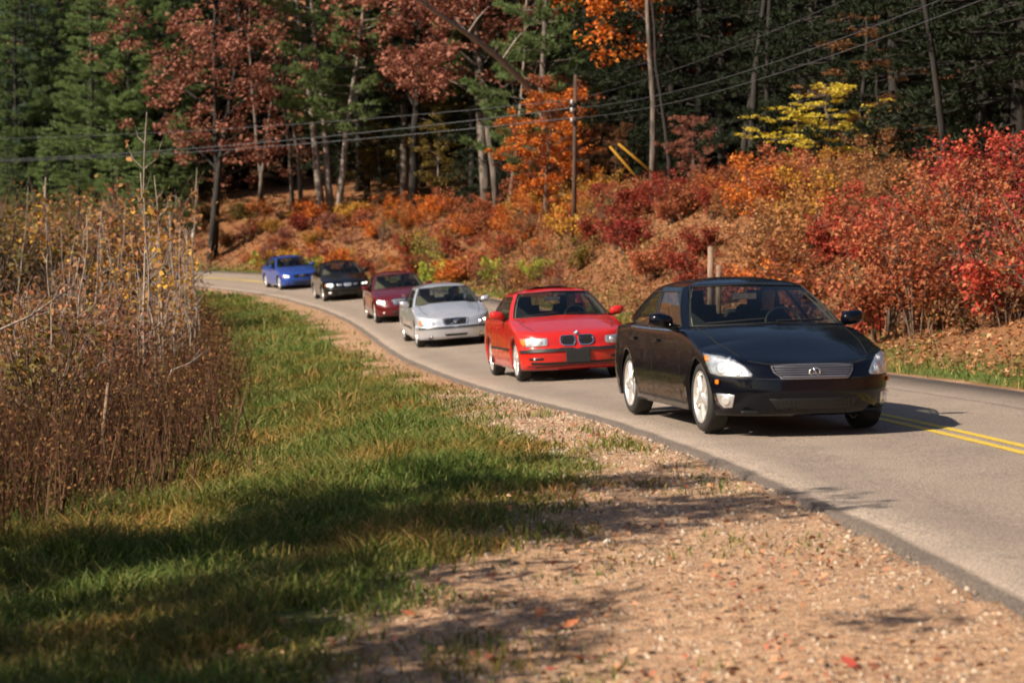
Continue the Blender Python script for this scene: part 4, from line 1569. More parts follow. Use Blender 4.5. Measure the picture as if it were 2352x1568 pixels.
def far_black_car():
    c, root = new_car('far_black')
    c.wheels(root, 5, 0.080, 'five', 0.218)
    c.fittings(root, tan=True)
    lamp = [(0.855, 0.64), (0.83, 0.565), (0.78, 0.53), (0.50, 0.525), (0.43, 0.54), (0.42, 0.60), (0.46, 0.645), (0.75, 0.665)]
    c.headlamp(root, lamp, 0.4, [(0.69, 0.595, 0.056), (0.54, 0.588, 0.050)], [(0.85, 0.635), (0.828, 0.57), (0.785, 0.54), (0.77, 0.60), (0.785, 0.65)], lit=True)
    g = c.front('grille', [(-0.15, 0.645), (-0.14, 0.56), (-0.09, 0.525), (0.09, 0.525), (0.14, 0.56), (0.15, 0.645)], M['housing'], root, 0.004, 0, 1, 4, 4)
    c.line_front('grille_surround', [(0, 0.522), (0.092, 0.522), (0.146, 0.56), (0.157, 0.65), (0, 0.655)], 0.018, M['chrome'], g, 0.014)
    for sg in (1, -1):
        w = c.front('grille_wing', [(0.19, 0.635), (0.18, 0.56), (0.34, 0.555), (0.39, 0.60), (0.38, 0.632)], M['housing'], root, 0.004, 0.1, sg, 4, 3)
        for k in range(2):
            o = c.line_front('grille_bar', [(0.195, 0.578 + k * 0.03), (0.37, 0.578 + k * 0.03)], 0.014, M['chrome'], w, 0.012, mirror=False)
            if sg < 0:
                o.scale.x = -1
        f = c.front('fog_lamp', [(0.56, 0.345), (0.56, 0.275), (0.70, 0.275), (0.72, 0.345)], M['reflector'], root, 0.005, 0.25, sg, 3, 3)
        c.disc('fog_bulb', 0.64, 0.31, 0.03, M['bulb'], f, 0.014, 0.25, sg)
    h, n = c.hit((-1.5, 0, 0.595), (1, 0, 0))
    eb = MB(); torus(eb, (0, h.y - 0.02, 0.595), 0.034, 0.007)
    eb.build('emblem', M['chrome'], g, True)
    c.front('lower_intake', [(-0.40, 0.33), (-0.36, 0.25), (0.36, 0.25), (0.40, 0.33)], M['grille_dark'], root, 0.004, 0, 1, 4, 4)
    c.line_front('bumper_strip', [(0, 0.455), (0.5, 0.453), (0.85, 0.448)], 0.03, M['black_plastic'], root, 0.012, 0.3)
    put_car(root, 75.2, 1.70, -1.0)
    return c


def blue_car():
    c, root = new_car('blue')
    c.wheels(root, 6, 0.07, 'five', 0.215)
    c.fittings(root)
    lamp = [(0.83, 0.63), (0.805, 0.56), (0.75, 0.528), (0.44, 0.525), (0.41, 0.55), (0.42, 0.635), (0.70, 0.655)]
    c.headlamp(root, lamp, 0.4, [(0.64, 0.588, 0.052), (0.50, 0.585, 0.050)], [(0.825, 0.625), (0.80, 0.565), (0.755, 0.538), (0.74, 0.59), (0.755, 0.64)], lit=True)
    g = c.front('grille', [(-0.36, 0.635), (-0.33, 0.535), (0.33, 0.535), (0.36, 0.635)], M['grille_dark'], root, 0.004, 0, 1, 5, 4)
    c.line_front('grille_surround', [(0, 0.530), (0.333, 0.530), (0.366, 0.64), (0, 0.643)], 0.010, M['black_plastic'], g, 0.010)
    for k in range(3):
        c.line_front('grille_bar', [(-0.33, 0.558 + k * 0.027), (0.33, 0.558 + k * 0.027)], 0.008, M['black_plastic'], g, 0.010, mirror=False)
    h, n = c.hit((-1.5, 0, 0.588), (1, 0, 0))
    eb = MB()
    for k in range(4):
        torus(eb, ((k - 1.5) * 0.062, h.y - 0.024, 0.588), 0.040, 0.006)
    eb.build('emblem', M['chrome'], g, True)
    c.front('lower_intake', [(-0.42, 0.33), (-0.38, 0.25), (0.38, 0.25), (0.42, 0.33)], M['grille_dark'], root, 0.004, 0, 1, 4, 4)
    for sg in (1, -1):
        c.front('bumper_vent', [(0.50, 0.335), (0.50, 0.265), (0.64, 0.265), (0.68, 0.335)], M['grille_dark'], root, 0.004, 0.25, sg, 3, 3)
    put_car(root, 87.0, 2.15, -4.0)
    return c


CARSET = {'black': black_car(), 'red': red_car(), 'silver': silver_car(), 'maroon': maroon_car(), 'far_black': far_black_car(), 'blue': blue_car()}


# ------------------------------------------------------------------ drivers
def driver_mesh():
    """seated figure, one skinned surface; local frame of the car (x image right, y back, z up), hips at the origin"""
    V = [(0, 0, 0), (0, 0.03, 0.14), (0, 0.10, 0.30), (0, 0.15, 0.46), (0, 0.16, 0.55), (0, 0.145, 0.63), (0, 0.13, 0.71), (0, 0.13, 0.77)]
    R = [(0.15, 0.11), (0.145, 0.105), (0.16, 0.11), (0.15, 0.09), (0.055, 0.055), (0.065, 0.075), (0.078, 0.095), (0.055, 0.07)]
    E = [(i, i + 1) for i in range(7)]
    for sg in (1, -1):
        b = len(V)
        V += [(sg * 0.19, 0.15, 0.47), (sg * 0.25, 0.05, 0.25), (sg * 0.20, -0.20, 0.30), (sg * 0.175, -0.29, 0.35), (sg * 0.165, -0.34, 0.37)]
        R += [(0.062, 0.062), (0.046, 0.046), (0.032, 0.032), (0.036, 0.022), (0.02, 0.016)]
        E += [(3, b), (b, b + 1), (b + 1, b + 2), (b + 2, b + 3), (b + 3, b + 4)]
        # fingers round the rim and a thumb along it
        for k, (dx, l) in enumerate(((-0.026, 0.058), (-0.009, 0.068), (0.009, 0.064), (0.026, 0.050))):
            f = len(V)
            x, y, z = V[b + 3]
            V += [(x + dx * 0.6, y - 0.045, z + 0.012 + dx * 0.3), (x + dx, y - 0.045 - l * 0.55, z + 0.008), (x + dx, y - 0.045 - l * 0.7, z - 0.028)]
            R += [(0.0095, 0.0095), (0.0085, 0.0085), (0.0075, 0.0075)]
            E += [(b + 4, f), (f, f + 1), (f + 1, f + 2)]
        f = len(V)
        x, y, z = V[b + 3]
        V += [(x - sg * 0.035, y - 0.015, z + 0.008), (x - sg * 0.045, y - 0.05, z + 0.012)]
        R += [(0.011, 0.011), (0.009, 0.009)]
        E += [(b + 3, f), (f, f + 1)]
        # legs
        l = len(V)
        V += [(sg * 0.10, -0.02, -0.01), (sg * 0.13, -0.42, 0.04), (sg * 0.12, -0.72, -0.24), (sg * 0.12, -0.86, -0.22)]
        R += [(0.09, 0.085), (0.065, 0.065), (0.045, 0.045), (0.045, 0.035)]
        E += [(0, l), (l, l + 1), (l + 1, l + 2), (l + 2, l + 3)]
    me = bpy.data.meshes.new('person')
    me.from_pydata(V, E, [])
    o = bpy.data.objects.new('person', me)
    COL.objects.link(o)
    sk = o.modifiers.new('skin', 'SKIN')
    for i, r in enumerate(R):
        me.skin_vertices[0].data[i].radius = r
    me.skin_vertices[0].data[0].use_root = True
    o.modifiers.new('sub', 'SUBSURF').levels = 2
    dg = bpy.context.evaluated_depsgraph_get()
    ev = bpy.data.meshes.new_from_object(o.evaluated_get(dg))
    bpy.data.objects.remove(o)
    # a nose, brow and chin pushed out of the head
    for v in ev.vertices:
        x, y, z = v.co
        if z > 0.58 and y < 0.10:
            v.co.y -= 0.020 * math.exp(-((x / 0.014) ** 2 + ((z - 0.675) / 0.022) ** 2))
            v.co.y -= 0.010 * math.exp(-((x / 0.03) ** 2 + ((z - 0.605) / 0.02) ** 2))
            for sx in (-0.032, 0.032):
                v.co.y += 0.008 * math.exp(-(((x - sx) / 0.014) ** 2 + ((z - 0.70) / 0.012) ** 2))
    ev.materials.clear()
    ev.materials.append(M['clothes'])
    ev.materials.append(M['skin'])
    for p in ev.polygons:
        c = p.center
        p.use_smooth = True
        if c.z > 0.54 or c.y < -0.245 and c.z > 0.2:
            p.material_index = 1
    return ev


DM = driver_mesh()


def hair_mesh():
    mb = MB()
    V, F = [], []
    n1, n2 = 8, 16
    for i in range(n1 + 1):
        v = math.pi * 0.62 * i / n1
        for k in range(n2):
            t = 2 * math.pi * k / n2
            front = math.sin(t) < -0.2
            vv = v * (0.55 if front else 1.0)
            r = 1 + 0.03 * math.sin(5 * t + i)
            V.append((0.090 * math.sin(vv) * math.cos(t) * r, 0.138 + 0.108 * math.sin(vv) * math.sin(t) * r, 0.70 + 0.118 * math.cos(vv) * r))
    for i in range(n1):
        for k in range(n2):
            F.append((i * n2 + k, i * n2 + (k + 1) % n2, (i + 1) * n2 + (k + 1) % n2, (i + 1) * n2 + k))
    return poly_mesh('hair', V, F, True)


HM = hair_mesh()
HM.materials.append(M['hair'])
WHO = {'black': 'glossy black sedan in front', 'red': 'bright red sedan', 'silver': 'silver sedan', 'maroon': 'dark maroon sedan', 'far_black': 'small black sedan farther back', 'blue': 'bright blue sedan'}
for key, c in CARSET.items():
    s = c.s
    bpy.context.view_layer.update()
    p = c.root.matrix_world @ Vector(c.loc(s['cab'][0] + 1.06, 0.36, 0.53))
    d = obj('person', DM)
    d.location = p
    d.rotation_euler = c.root.rotation_euler
    tag(d, 'driver in dark clothes at the wheel of the ' + WHO[key], 'person', 'drivers of the line of sedans')
    obj('hair', HM, None, d)

# ------------------------------------------------------------------ plants: shapes
def rot_frames(n, rng, up_bias=0.6):
    """random orthonormal frames whose normals lean upwards and to the sun"""
    nrm = rng.normal(size=(n, 3))
    nrm[:, 2] = np.abs(nrm[:, 2]) + up_bias
    nrm /= np.linalg.norm(nrm, axis=1)[:, None]
    a = rng.normal(size=(n, 3))
    a -= (a * nrm).sum(1)[:, None] * nrm
    a /= np.linalg.norm(a, axis=1)[:, None] + 1e-9
    b = np.cross(nrm, a)
    return nrm, a, b


def leaves(C, size, rng, up_bias=0.4, aspect=0.62, fold=0.12):
    """diamond leaves, slightly folded, one island each"""
    n = len(C)
    nrm, a, b = rot_frames(n, rng, up_bias)
    s = (np.ones(n) * size * rng.uniform(0.6, 1.35, n))[:, None]
    base = C - a * s * 0.5
    tip = C + a * s * 0.5 - nrm * s * fold
    l = C + b * s * 0.5 * aspect - a * s * 0.06 + nrm * s * fold
    r = C - b * s * 0.5 * aspect - a * s * 0.06 + nrm * s * fold
    V = np.stack([base, l, tip, r], 1).reshape(-1, 3)
    F = np.arange(4 * n).reshape(n, 4)
    return V, F


def needles(C, D, rng, m=8, length=0.24, width=0.035, spread=0.9):
    """tufts of needle triangles at C pointing along D"""
    n = len(C)
    C2 = np.repeat(C, m, 0)
    D2 = np.repeat(D, m, 0) + rng.normal(size=(n * m, 3)) * spread * 0.6
    D2 /= np.linalg.norm(D2, axis=1)[:, None]
    side = np.cross(D2, rng.normal(size=D2.shape))
    side /= np.linalg.norm(side, axis=1)[:, None] + 1e-9
    l = (length * rng.uniform(0.6, 1.3, n * m))[:, None]
    V = np.stack([C2 - side * width / 2, C2 + side * width / 2, C2 + D2 * l], 1).reshape(-1, 3)
    return V, np.arange(3 * n * m).reshape(n * m, 3)


def trunk_line(h, lean=(0, 0), bend=0.25, n=9, rng=RNG):
    z = np.linspace(0, 1, n)
    wx = np.cumsum(rng.normal(0, bend / n, n)); wy = np.cumsum(rng.normal(0, bend / n, n))
    wx -= wx[0]; wy -= wy[0]
    return np.stack([lean[0] * z * h + wx, lean[1] * z * h + wy, z * h], 1)


def lerp_line(P, t):
    x = t * (len(P) - 1)
    i = min(int(x), len(P) - 2)
    return P[i] + (P[i + 1] - P[i]) * (x - i)


def make_pine(seed, h=18, low=0.12, spread=3.4, r0=0.22, dens=1.0, tufts=24, m=8, lean=(0, 0), droop=0.05, nl=0.27, nw=0.05, whorl=0.6):
    rng = np.random.default_rng(seed)
    T = trunk_line(h, lean, 0.5, 10, rng)
    mb = MB()
    mb.tube(T, [r0 * (1 - 0.9 * k / 9) + 0.01 for k in range(10)], 8)
    C, D = [], []
    z = low
    while z < 0.985:
        prof = (1 - z) ** 0.75 * (0.55 + 0.45 * min(1, (z - low) / 0.15 + 0.35))
        nb = int(rng.integers(4, 6) * dens + 0.5)
        a0 = rng.uniform(0, 6.28)
        p0 = lerp_line(T, z)
        for k in range(nb):
            if rng.random() < 0.14:
                continue
            a = a0 + 6.28 * k / nb + rng.normal(0, 0.25)
            L = spread * prof * rng.uniform(0.6, 1.25) + 0.25
            d = np.array([math.cos(a), math.sin(a), 0])
            up = rng.uniform(0.02, 0.3) - droop
            pts = [p0 + d * L * t + np.array([0, 0, up * L * t - droop * 2.0 * L * t * t * 0.5 + 0.12 * L * t ** 3]) for t in (0, 0.35, 0.7, 1.0)]
            mb.tube(pts, [0.035 * L / 3 + 0.01, 0.025 * L / 3 + 0.008, 0.014, 0.006], 4, False)
            nt_ = int(tufts * L)
            t = rng.uniform(0.28, 1.02, nt_) ** 0.8
            base = np.array([lerp_line(np.array(pts), min(q, 1.0)) for q in t])
            side = np.array([-d[1], d[0], 0])
            wdt = 0.34 * L * (1.05 - t) * 0.9 + 0.12
            off = rng.uniform(-1, 1, nt_) * wdt
            c = base + side * off[:, None] + d * (np.abs(off) * 0.35)[:, None]
            c[:, 2] += rng.normal(0.06, 0.07, nt_)
            C.append(c)
            dd = d * 0.7 + side * np.sign(off)[:, None] * 0.45
            dd[:, 2] += 0.35
            D.append(dd)
        z += whorl / h * rng.uniform(0.8, 1.2)
    C = np.concatenate(C); D = np.concatenate(D)
    V, F = needles(C, D, rng, m, nl, nw)
    return mb.mesh('trunk', True), fast_mesh('crown', V, F)


def make_broadleaf(seed, h=12, low=0.3, spread=3.5, r0=0.2, n_limb=16, clumps=9, per=60, leaf=0.2, lean=(0, 0), layered=0.0, clump_r=0.55, bend=0.8, up=0.4):
    """trunk, limbs and twigs with leaf clumps along them; layered crowns hold their clumps in flat sprays"""
    rng = np.random.default_rng(seed)
    T = trunk_line(h, lean, bend, 9, rng)
    mb = MB()
    mb.tube(T, [r0 * (1 - 0.85 * k / 8) + 0.012 for k in range(9)], 8)
    C = []
    for k in range(n_limb):
        z = low + (0.98 - low) * (k + rng.uniform(0, 0.8)) / n_limb
        p0 = lerp_line(T, min(z, 0.99))
        a = k * 2.4 + rng.normal(0, 0.4)
        rel = (z - low) / (1 - low)
        L = spread * (0.55 + 0.6 * math.sin(math.pi * min(1, rel * 0.85 + 0.12))) * rng.uniform(0.65, 1.15)
        d = np.array([math.cos(a), math.sin(a), 0])
        rise = (0.12 if layered else rng.uniform(0.25, 0.75)) * L
        pts = np.array([p0 + d * L * t + np.array([0, 0, rise * t ** 0.8]) + rng.normal(0, 0.10, 3) * t * L * 0.25 for t in np.linspace(0, 1, 5)])
        mb.tube(pts, [r0 * 0.30 * (1 - rel * 0.6) * (1 - 0.8 * q / 4) + 0.008 for q in range(5)], 5, False)
        for c in range(clumps):
            t = rng.uniform(0.30, 1.05)
            q = lerp_line(pts, min(t, 1.0))
            sp = L * 0.28
            cc = q + rng.normal(0, 1, 3) * np.array([sp, sp, sp * (0.22 if layered else 0.75)]) * 0.75
            if rng.random() < 0.5:
                mb.tube([q, (q + cc) / 2 + rng.normal(0, 0.05, 3), cc], [0.014, 0.009, 0.004], 3, False)
            n = int(per * rng.uniform(0.5, 1.4))
            v = rng.normal(0, 1, (n, 3))
            v /= np.linalg.norm(v, axis=1)[:, None]
            v *= (rng.uniform(0, 1, n) ** 0.5)[:, None] * clump_r * rng.uniform(0.6, 1.25)
            v[:, 2] *= (0.22 if layered else 0.7)
            C.append(cc + v)
    C = np.concatenate(C)
    V, F = leaves(C, leaf, rng, up)
    return mb.mesh('trunk', True), fast_mesh('crown', V, F)


def make_shrub(seed, h=2.0, w=1.3, stems=9, clumps=28, per=78, leaf=0.098, clump_r=0.27, upright=0.8):
    rng = np.random.default_rng(seed)
    mb = MB()
    tips = []
    for k in range(stems):
        a = rng.uniform(0, 6.28)
        R = w * rng.uniform(0.2, 1.0)
        hh = h * rng.uniform(0.55, 1.0) * (1 - 0.25 * (R / w) ** 2)
        b = np.array([math.cos(a) * 0.12, math.sin(a) * 0.12, -0.15])
        pts = np.array([b + np.array([math.cos(a) * R * t ** 1.4, math.sin(a) * R * t ** 1.4, hh * t ** upright]) + rng.normal(0, 0.05, 3) * t for t in np.linspace(0, 1, 6)])
        mb.tube(pts, [0.022, 0.019, 0.015, 0.011, 0.007, 0.003], 4, False)
        tips.append(pts)
        for q in range(4):
            t0 = rng.uniform(0.3, 0.85)
            p = lerp_line(pts, t0)
            e = p + rng.normal(0, 1, 3) * np.array([0.3, 0.3, 0.16]) * w * 0.5 + np.array([0, 0, 0.12])
            mb.tube([p, (p + e) / 2 + rng.normal(0, 0.03, 3), e], [0.008, 0.006, 0.003], 3, False)
            tips.append(np.array([p, e]))
    C = []
    for k in range(clumps):
        pts = tips[rng.integers(len(tips))]
        q = lerp_line(pts, rng.uniform(0.35, 1.0))
        n = int(per * rng.uniform(0.4, 1.5))
        v = rng.normal(0, 0.5, (n, 3)) * clump_r
        v[:, 2] *= 0.75
        C.append(q + v)
    C = np.concatenate(C)
    C[:, 2] = np.maximum(C[:, 2], 0.03)
    V, F = leaves(C, leaf, rng, 0.35)
    return mb.mesh('stems', True), fast_mesh('foliage', V, F)


def make_sapling(seed, h=3.2, bend=0.25, n_side=9, leaf=0.085, n_leaf=45, r0=0.016, side_r=0.45, z0=0.25):
    """thin upright young tree, nearly bare, a few last leaves"""
    rng = np.random.default_rng(seed)
    mb = MB()
    T = trunk_line(h, (rng.normal(0, 0.05), rng.normal(0, 0.05)), bend, 9, rng)
    mb.tube(T, [r0 * (1 - 0.8 * k / 8) + 0.002 for k in range(9)], 5)
    tw = []
    for k in range(n_side):
        z = rng.uniform(z0, 0.95)
        p = lerp_line(T, z)
        a = rng.uniform(0, 6.28)
        L = h * rng.uniform(0.10, 0.30) * (1.15 - z)
        d = np.array([math.cos(a), math.sin(a), 0])
        pts = np.array([p, p + d * L * 0.4 + np.array([0, 0, L * 0.35]), p + d * L * 0.65 + np.array([0, 0, L * 1.1]) + rng.normal(0, 0.03, 3)])
        mb.tube(pts, [r0 * side_r, r0 * side_r * 0.66, 0.002], 4, False)
        tw.append(pts)
    C = []
    for k in range(n_leaf):
        pts = tw[rng.integers(len(tw))]
        C.append(lerp_line(pts, rng.uniform(0.3, 1.0)) + rng.normal(0, 0.05, 3))
    V, F = leaves(np.array(C), leaf, rng, 0.1, 0.75)
    return mb.mesh('trunk', True), fast_mesh('leaves', V, F)


PROTO = {}


def proto(kind, name, maker, **kw):
    PROTO[kind] = (name,) + maker(**kw)


proto('pine', 'pine_tree', make_pine, seed=1, h=19, low=0.06, spread=4.2, r0=0.26)
proto('pine_b', 'pine_tree', make_pine, seed=2, h=17, low=0.10, spread=3.8, r0=0.24, lean=(0.02, 0))
proto('pine_high', 'pine_tree', make_pine, seed=3, h=21, low=0.30, spread=4.0, r0=0.20, dens=0.9)
proto('pine_lean', 'pine_tree', make_pine, seed=4, h=20, low=0.26, spread=3.6, r0=0.22, lean=(-0.12, 0), dens=0.75)
proto('spruce', 'spruce_tree', make_pine, seed=5, h=17, low=0.02, spread=5.4, r0=0.25, dens=1.5, tufts=22, nl=0.24, nw=0.055, whorl=0.55, m=7)
proto('hemlock', 'hemlock_tree', make_pine, seed=6, h=19, low=0.05, spread=4.2, r0=0.24, droop=0.22, dens=1.2, nl=0.2, nw=0.05, tufts=18)
proto('hemlock_b', 'hemlock_tree', make_pine, seed=8, h=22, low=0.16, spread=4.4, r0=0.26, droop=0.18, dens=1.1, nl=0.2, nw=0.05, tufts=18)
proto('oak', 'oak_tree', make_broadleaf, seed=11, h=17, low=0.24, spread=5.0, r0=0.22, n_limb=22, clumps=11, per=52, leaf=0.24, clump_r=0.75)
proto('oak_b', 'oak_tree', make_broadleaf, seed=12, h=15, low=0.34, spread=5.0, r0=0.26, n_limb=20, clumps=11, per=75, leaf=0.23, clump_r=0.75, lean=(-0.10, 0))
proto('maple', 'maple_tree', make_broadleaf, seed=13, h=8, low=0.12, spread=2.6, r0=0.09, n_limb=20, clumps=8, per=60, leaf=0.16, clump_r=0.45)
proto('roadside', 'maple_tree', make_broadleaf, seed=16, h=6.4, low=0.2, spread=2.4, r0=0.09, n_limb=22, clumps=11, per=78, leaf=0.12, clump_r=0.46)
proto('beech', 'beech_tree', make_broadleaf, seed=14, h=9, low=0.15, spread=3.0, r0=0.08, n_limb=16, clumps=9, per=50, leaf=0.15, clump_r=0.55, layered=1.0, up=1.2)
proto('shrub_a', 'shrub', make_shrub, seed=21, h=2.2, w=1.4)
proto('shrub_b', 'shrub', make_shrub, seed=22, h=1.5, w=1.5, stems=11, clumps=36)
proto('shrub_c', 'shrub', make_shrub, seed=23, h=2.9, w=1.5, stems=12, clumps=48, per=46)
proto('shrub_d', 'shrub', make_shrub, seed=24, h=0.9, w=1.1, stems=10, clumps=30, per=34, leaf=0.08, clump_r=0.22)
proto('weed', 'leafy_weed', make_shrub, seed=25, h=0.6, w=0.5, stems=8, clumps=20, per=16, leaf=0.12, clump_r=0.16)
proto('thin', 'shrub', make_shrub, seed=26, h=2.6, w=1.1, stems=22, clumps=44, per=13, leaf=0.08, clump_r=0.3)
proto('sapling', 'sapling', make_sapling, seed=31, h=3.0, r0=0.017)
proto('sapling_b', 'sapling', make_sapling, seed=32, h=3.6, n_side=12, n_leaf=30, r0=0.019)
proto('sapling_c', 'sapling', make_sapling, seed=33, h=2.4, n_side=7, n_leaf=22, r0=0.014)
proto('snag', 'bare_trunk', make_sapling, seed=34, h=14, bend=1.5, n_side=9, n_leaf=30, r0=0.15, leaf=0.15, side_r=0.16, z0=0.45)
proto('spray', 'beech_tree', make_broadleaf, seed=15, h=3.4, low=0.3, spread=1.9, r0=0.035, n_limb=9, clumps=8, per=46, leaf=0.12, clump_r=0.34, layered=1.0, up=1.6)
PART = {'pine': ('trunk', 'crown')}


def plant(kind, leafm, barkm, loc, scale=1.0, rz=None, label=None, cat=None, group=None, sxy=None, tilt=(0, 0)):
    name, tm, lm = PROTO[kind]
    cat0 = {'pine_tree': 'tree', 'spruce_tree': 'tree', 'hemlock_tree': 'tree', 'oak_tree': 'tree', 'maple_tree': 'tree', 'beech_tree': 'tree', 'shrub': 'shrub', 'leafy_weed': 'plant', 'sapling': 'sapling', 'bare_trunk': 'tree'}[name]
    r = empty(name, loc, (tilt[0], tilt[1], random.uniform(0, 6.28) if rz is None else rz))
    r.scale = (scale * (sxy or 1), scale * (sxy or 1), scale)
    tag(r, label, cat or cat0, group)
    for me, mt in ((tm, barkm), (lm, leafm)):
        o = bpy.data.objects.new(me.name.split('.')[0], me)
        COL.objects.link(o)
        o.parent = r
        set_mat(o, M[mt])
    return r


def stand(px, dr):
    y = on_bank(px, dr)
    if y is None:
        return None
    x = col_x(px, y)
    return (x, y, gz(x, y) - 0.05)


def at_depth(px, y, sink=0.05):
    x = col_x(px, y)
    return (x, y, gz(x, y) - sink)


# ------------------------------------------------------------------ the wood behind the bank
G_BACK = 'dark evergreens deep in the wood'
L_BACK = 'dark evergreen tree standing deep in the shaded wood behind the bank'
rngw = np.random.default_rng(99)
spots = []
for px in np.arange(-150, 2700, 75):
    for dr0 in (17, 25, 34, 45):
        p = px + rngw.uniform(-40, 40)
        s_ = stand(p, dr0 + rngw.uniform(-3.5, 3.5))
        if s_ is None or s_[1] > 158:
            continue
        if all((s_[0] - q[0]) ** 2 + (s_[1] - q[1]) ** 2 > 3.2 ** 2 for q in spots):
            spots.append(s_)
for s_ in spots:
    k = rngw.random()
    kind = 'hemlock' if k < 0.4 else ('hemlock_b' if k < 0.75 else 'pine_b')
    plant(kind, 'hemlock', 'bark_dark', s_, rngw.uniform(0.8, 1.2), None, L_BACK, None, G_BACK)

# front rank: trunks bare below, their crowns above the picture keep the wood dark
G_EDGE = 'tall trees along the edge of the wood'
nE = -1
ORD = 'first second third fourth fifth sixth seventh eighth ninth tenth eleventh twelfth thirteenth fourteenth fifteenth sixteenth seventeenth eighteenth nineteenth twentieth'.split()
for px, dr, kind, bark, lab in (
        (845, 12.5, 'pine_high', 'bark_dark', None), (930, 11.5, 'hemlock_b', 'bark_grey', None), (1010, 13, 'hemlock_b', 'bark_dark', None), (1085, 12, 'pine_high', 'bark_dark', None),
        (1395, 12.5, 'hemlock', 'bark_dark', None), (1340, 12.0, 'hemlock', 'bark_dark', None), (1450, 11.5, 'hemlock', 'bark_dark', None), (1540, 12.0, 'hemlock', 'bark_dark', None), (1180, 12.0, 'hemlock', 'bark_dark', None), (1600, 12.5, 'hemlock', 'bark_dark', None), (1660, 13.5, 'hemlock', 'bark_dark', None),
        (1835, 12.5, 'hemlock', 'bark_dark', None), (1915, 12.5, 'hemlock', 'bark_dark', None), (2050, 12.5, 'hemlock', 'bark_dark', None), (2120, 15, 'hemlock', 'bark_dark', None),
        (2250, 12.5, 'hemlock', 'bark_dark', None), (2340, 12.5, 'hemlock', 'bark_dark', None), (2440, 12.5, 'hemlock_b', 'bark_dark', None), (2560, 13, 'pine_high', 'bark_dark', None), (2700, 13, 'hemlock_b', 'bark_dark', None)):
    s_ = stand(px, dr)
    nE += 1
    if s_:
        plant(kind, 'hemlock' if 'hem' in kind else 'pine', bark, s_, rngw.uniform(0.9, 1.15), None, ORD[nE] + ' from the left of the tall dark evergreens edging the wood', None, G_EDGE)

# named trees
plant('spruce', 'pineblue', 'bark_dark', at_depth(60, 124), 0.95, 0.4, 'broad rounded blue green conifer at the far left, above the thicket', sxy=1.05)
plant('spruce', 'pineblue', 'bark_dark', at_depth(-90, 132), 1.0, 2.0, 'blue green conifer cut off by the left edge of the photo')
plant('pine', 'pine', 'bark_dark', at_depth(265, 121), 0.98, 0.3, 'light green pine with plumed branches, right of the blue green conifer')
plant('pine_b', 'pine', 'bark_dark', at_depth(365, 119), 1.02, 1.3, 'light green pine directly left of the forked dark trunk')
plant('pine', 'pine', 'bark_dark', at_depth(175, 130), 1.1, 3.3, 'green pine standing behind the two light green pines at the left')
plant('pine_b', 'pine', 'bark_dark', at_depth(430, 134), 1.15, 4.1, 'tall green pine behind the forked dark trunk', sxy=1.1)
plant('oak', 'rust', 'bark_dark', at_depth(492, 108), 0.98, 0.2, 'oak with rust brown leaves and a dark forked trunk at the road bend')
plant('oak_b', 'rust', 'bark_grey', stand(1120, 10.0), 1.05, 0.0, 'oak with a big rust red crown at the top centre, leaning left', sxy=1.15)
plant('oak_b', 'rust', 'bark_dark', stand(950, 10.5), 1.05, 1.9, 'rust leaved oak left of the leaning oak at the top centre')
plant('pine_lean', 'pine', 'bark_pale', stand(742, 8.0), 1.0, 0.0, 'pine with a pale trunk leaning left, taller of the pair above the black car')
plant('pine_lean', 'pine', 'bark_pale', stand(762, 8.6), 0.95, 0.25, 'pale trunked pine, slightly right of the left leaning pine', tilt=(0, 0.03))
plant('pine_lean', 'pine', 'bark_pale', stand(776, 7.8), 0.9, 2.9, 'pale trunked pine leaning right beside the two left leaning pines', tilt=(0, -0.02))
plant('pine_b', 'pine', 'bark_grey', at_depth(1245, 92), 1.0, 0.7, 'blue green pine behind the utility pole')
for px, y, sc, lab in ((596, 9.0, 0.9, 'left of two thin pale trunks on the bank crest above the blue car'), (607, 9.8, 0.95, 'right of two thin pale trunks on the bank crest above the blue car'),
                       (672, 8.2, 1.0, 'thin grey trunk on the bank crest, left of the pale leaning pines'), (694, 8.0, 1.05, 'pale straight trunk on the bank crest next to the leaning pines')):
    plant('snag', 'rust', 'bark_grey', stand(px, y), sc, None, lab, 'tree')
for px, dr, sc, bark, lab in ((1143, 9.5, 1.3, 'bark_grey', 'grey bare trunk above the orange shrubs, left of the utility pole'), (1168, 9.5, 0.8, 'bark_pale', 'thin pale trunk just right of the grey bare trunk'),
                              (1497, 9.3, 1.1, 'bark_grey', 'thick grey trunk right of the yellow guy wire guards'), (1541, 9.6, 0.75, 'bark_dark', 'slim trunk right of the thick grey trunk'),
                              (1700, 10.0, 0.95, 'bark_dark', 'leftmost of the cluster of dark trunks above the front car'), (1722, 9.6, 1.05, 'bark_dark', 'middle one of the cluster of dark trunks above the front car'),
                              (1745, 10.2, 0.85, 'bark_dark', 'rightmost of the cluster of dark trunks above the front car'),
                              (1972, 10.5, 0.6, 'bark_dark', 'slender trunk beside the yellow leaf sprays'), (2172, 10, 0.8, 'bark_dark', 'dark trunk above the red shrubs near the right edge')):
    s_ = stand(px, dr)
    plant('snag', 'rust', bark, s_, sc, None, lab, 'tree', tilt=(0, random.uniform(-0.05, 0.05)))
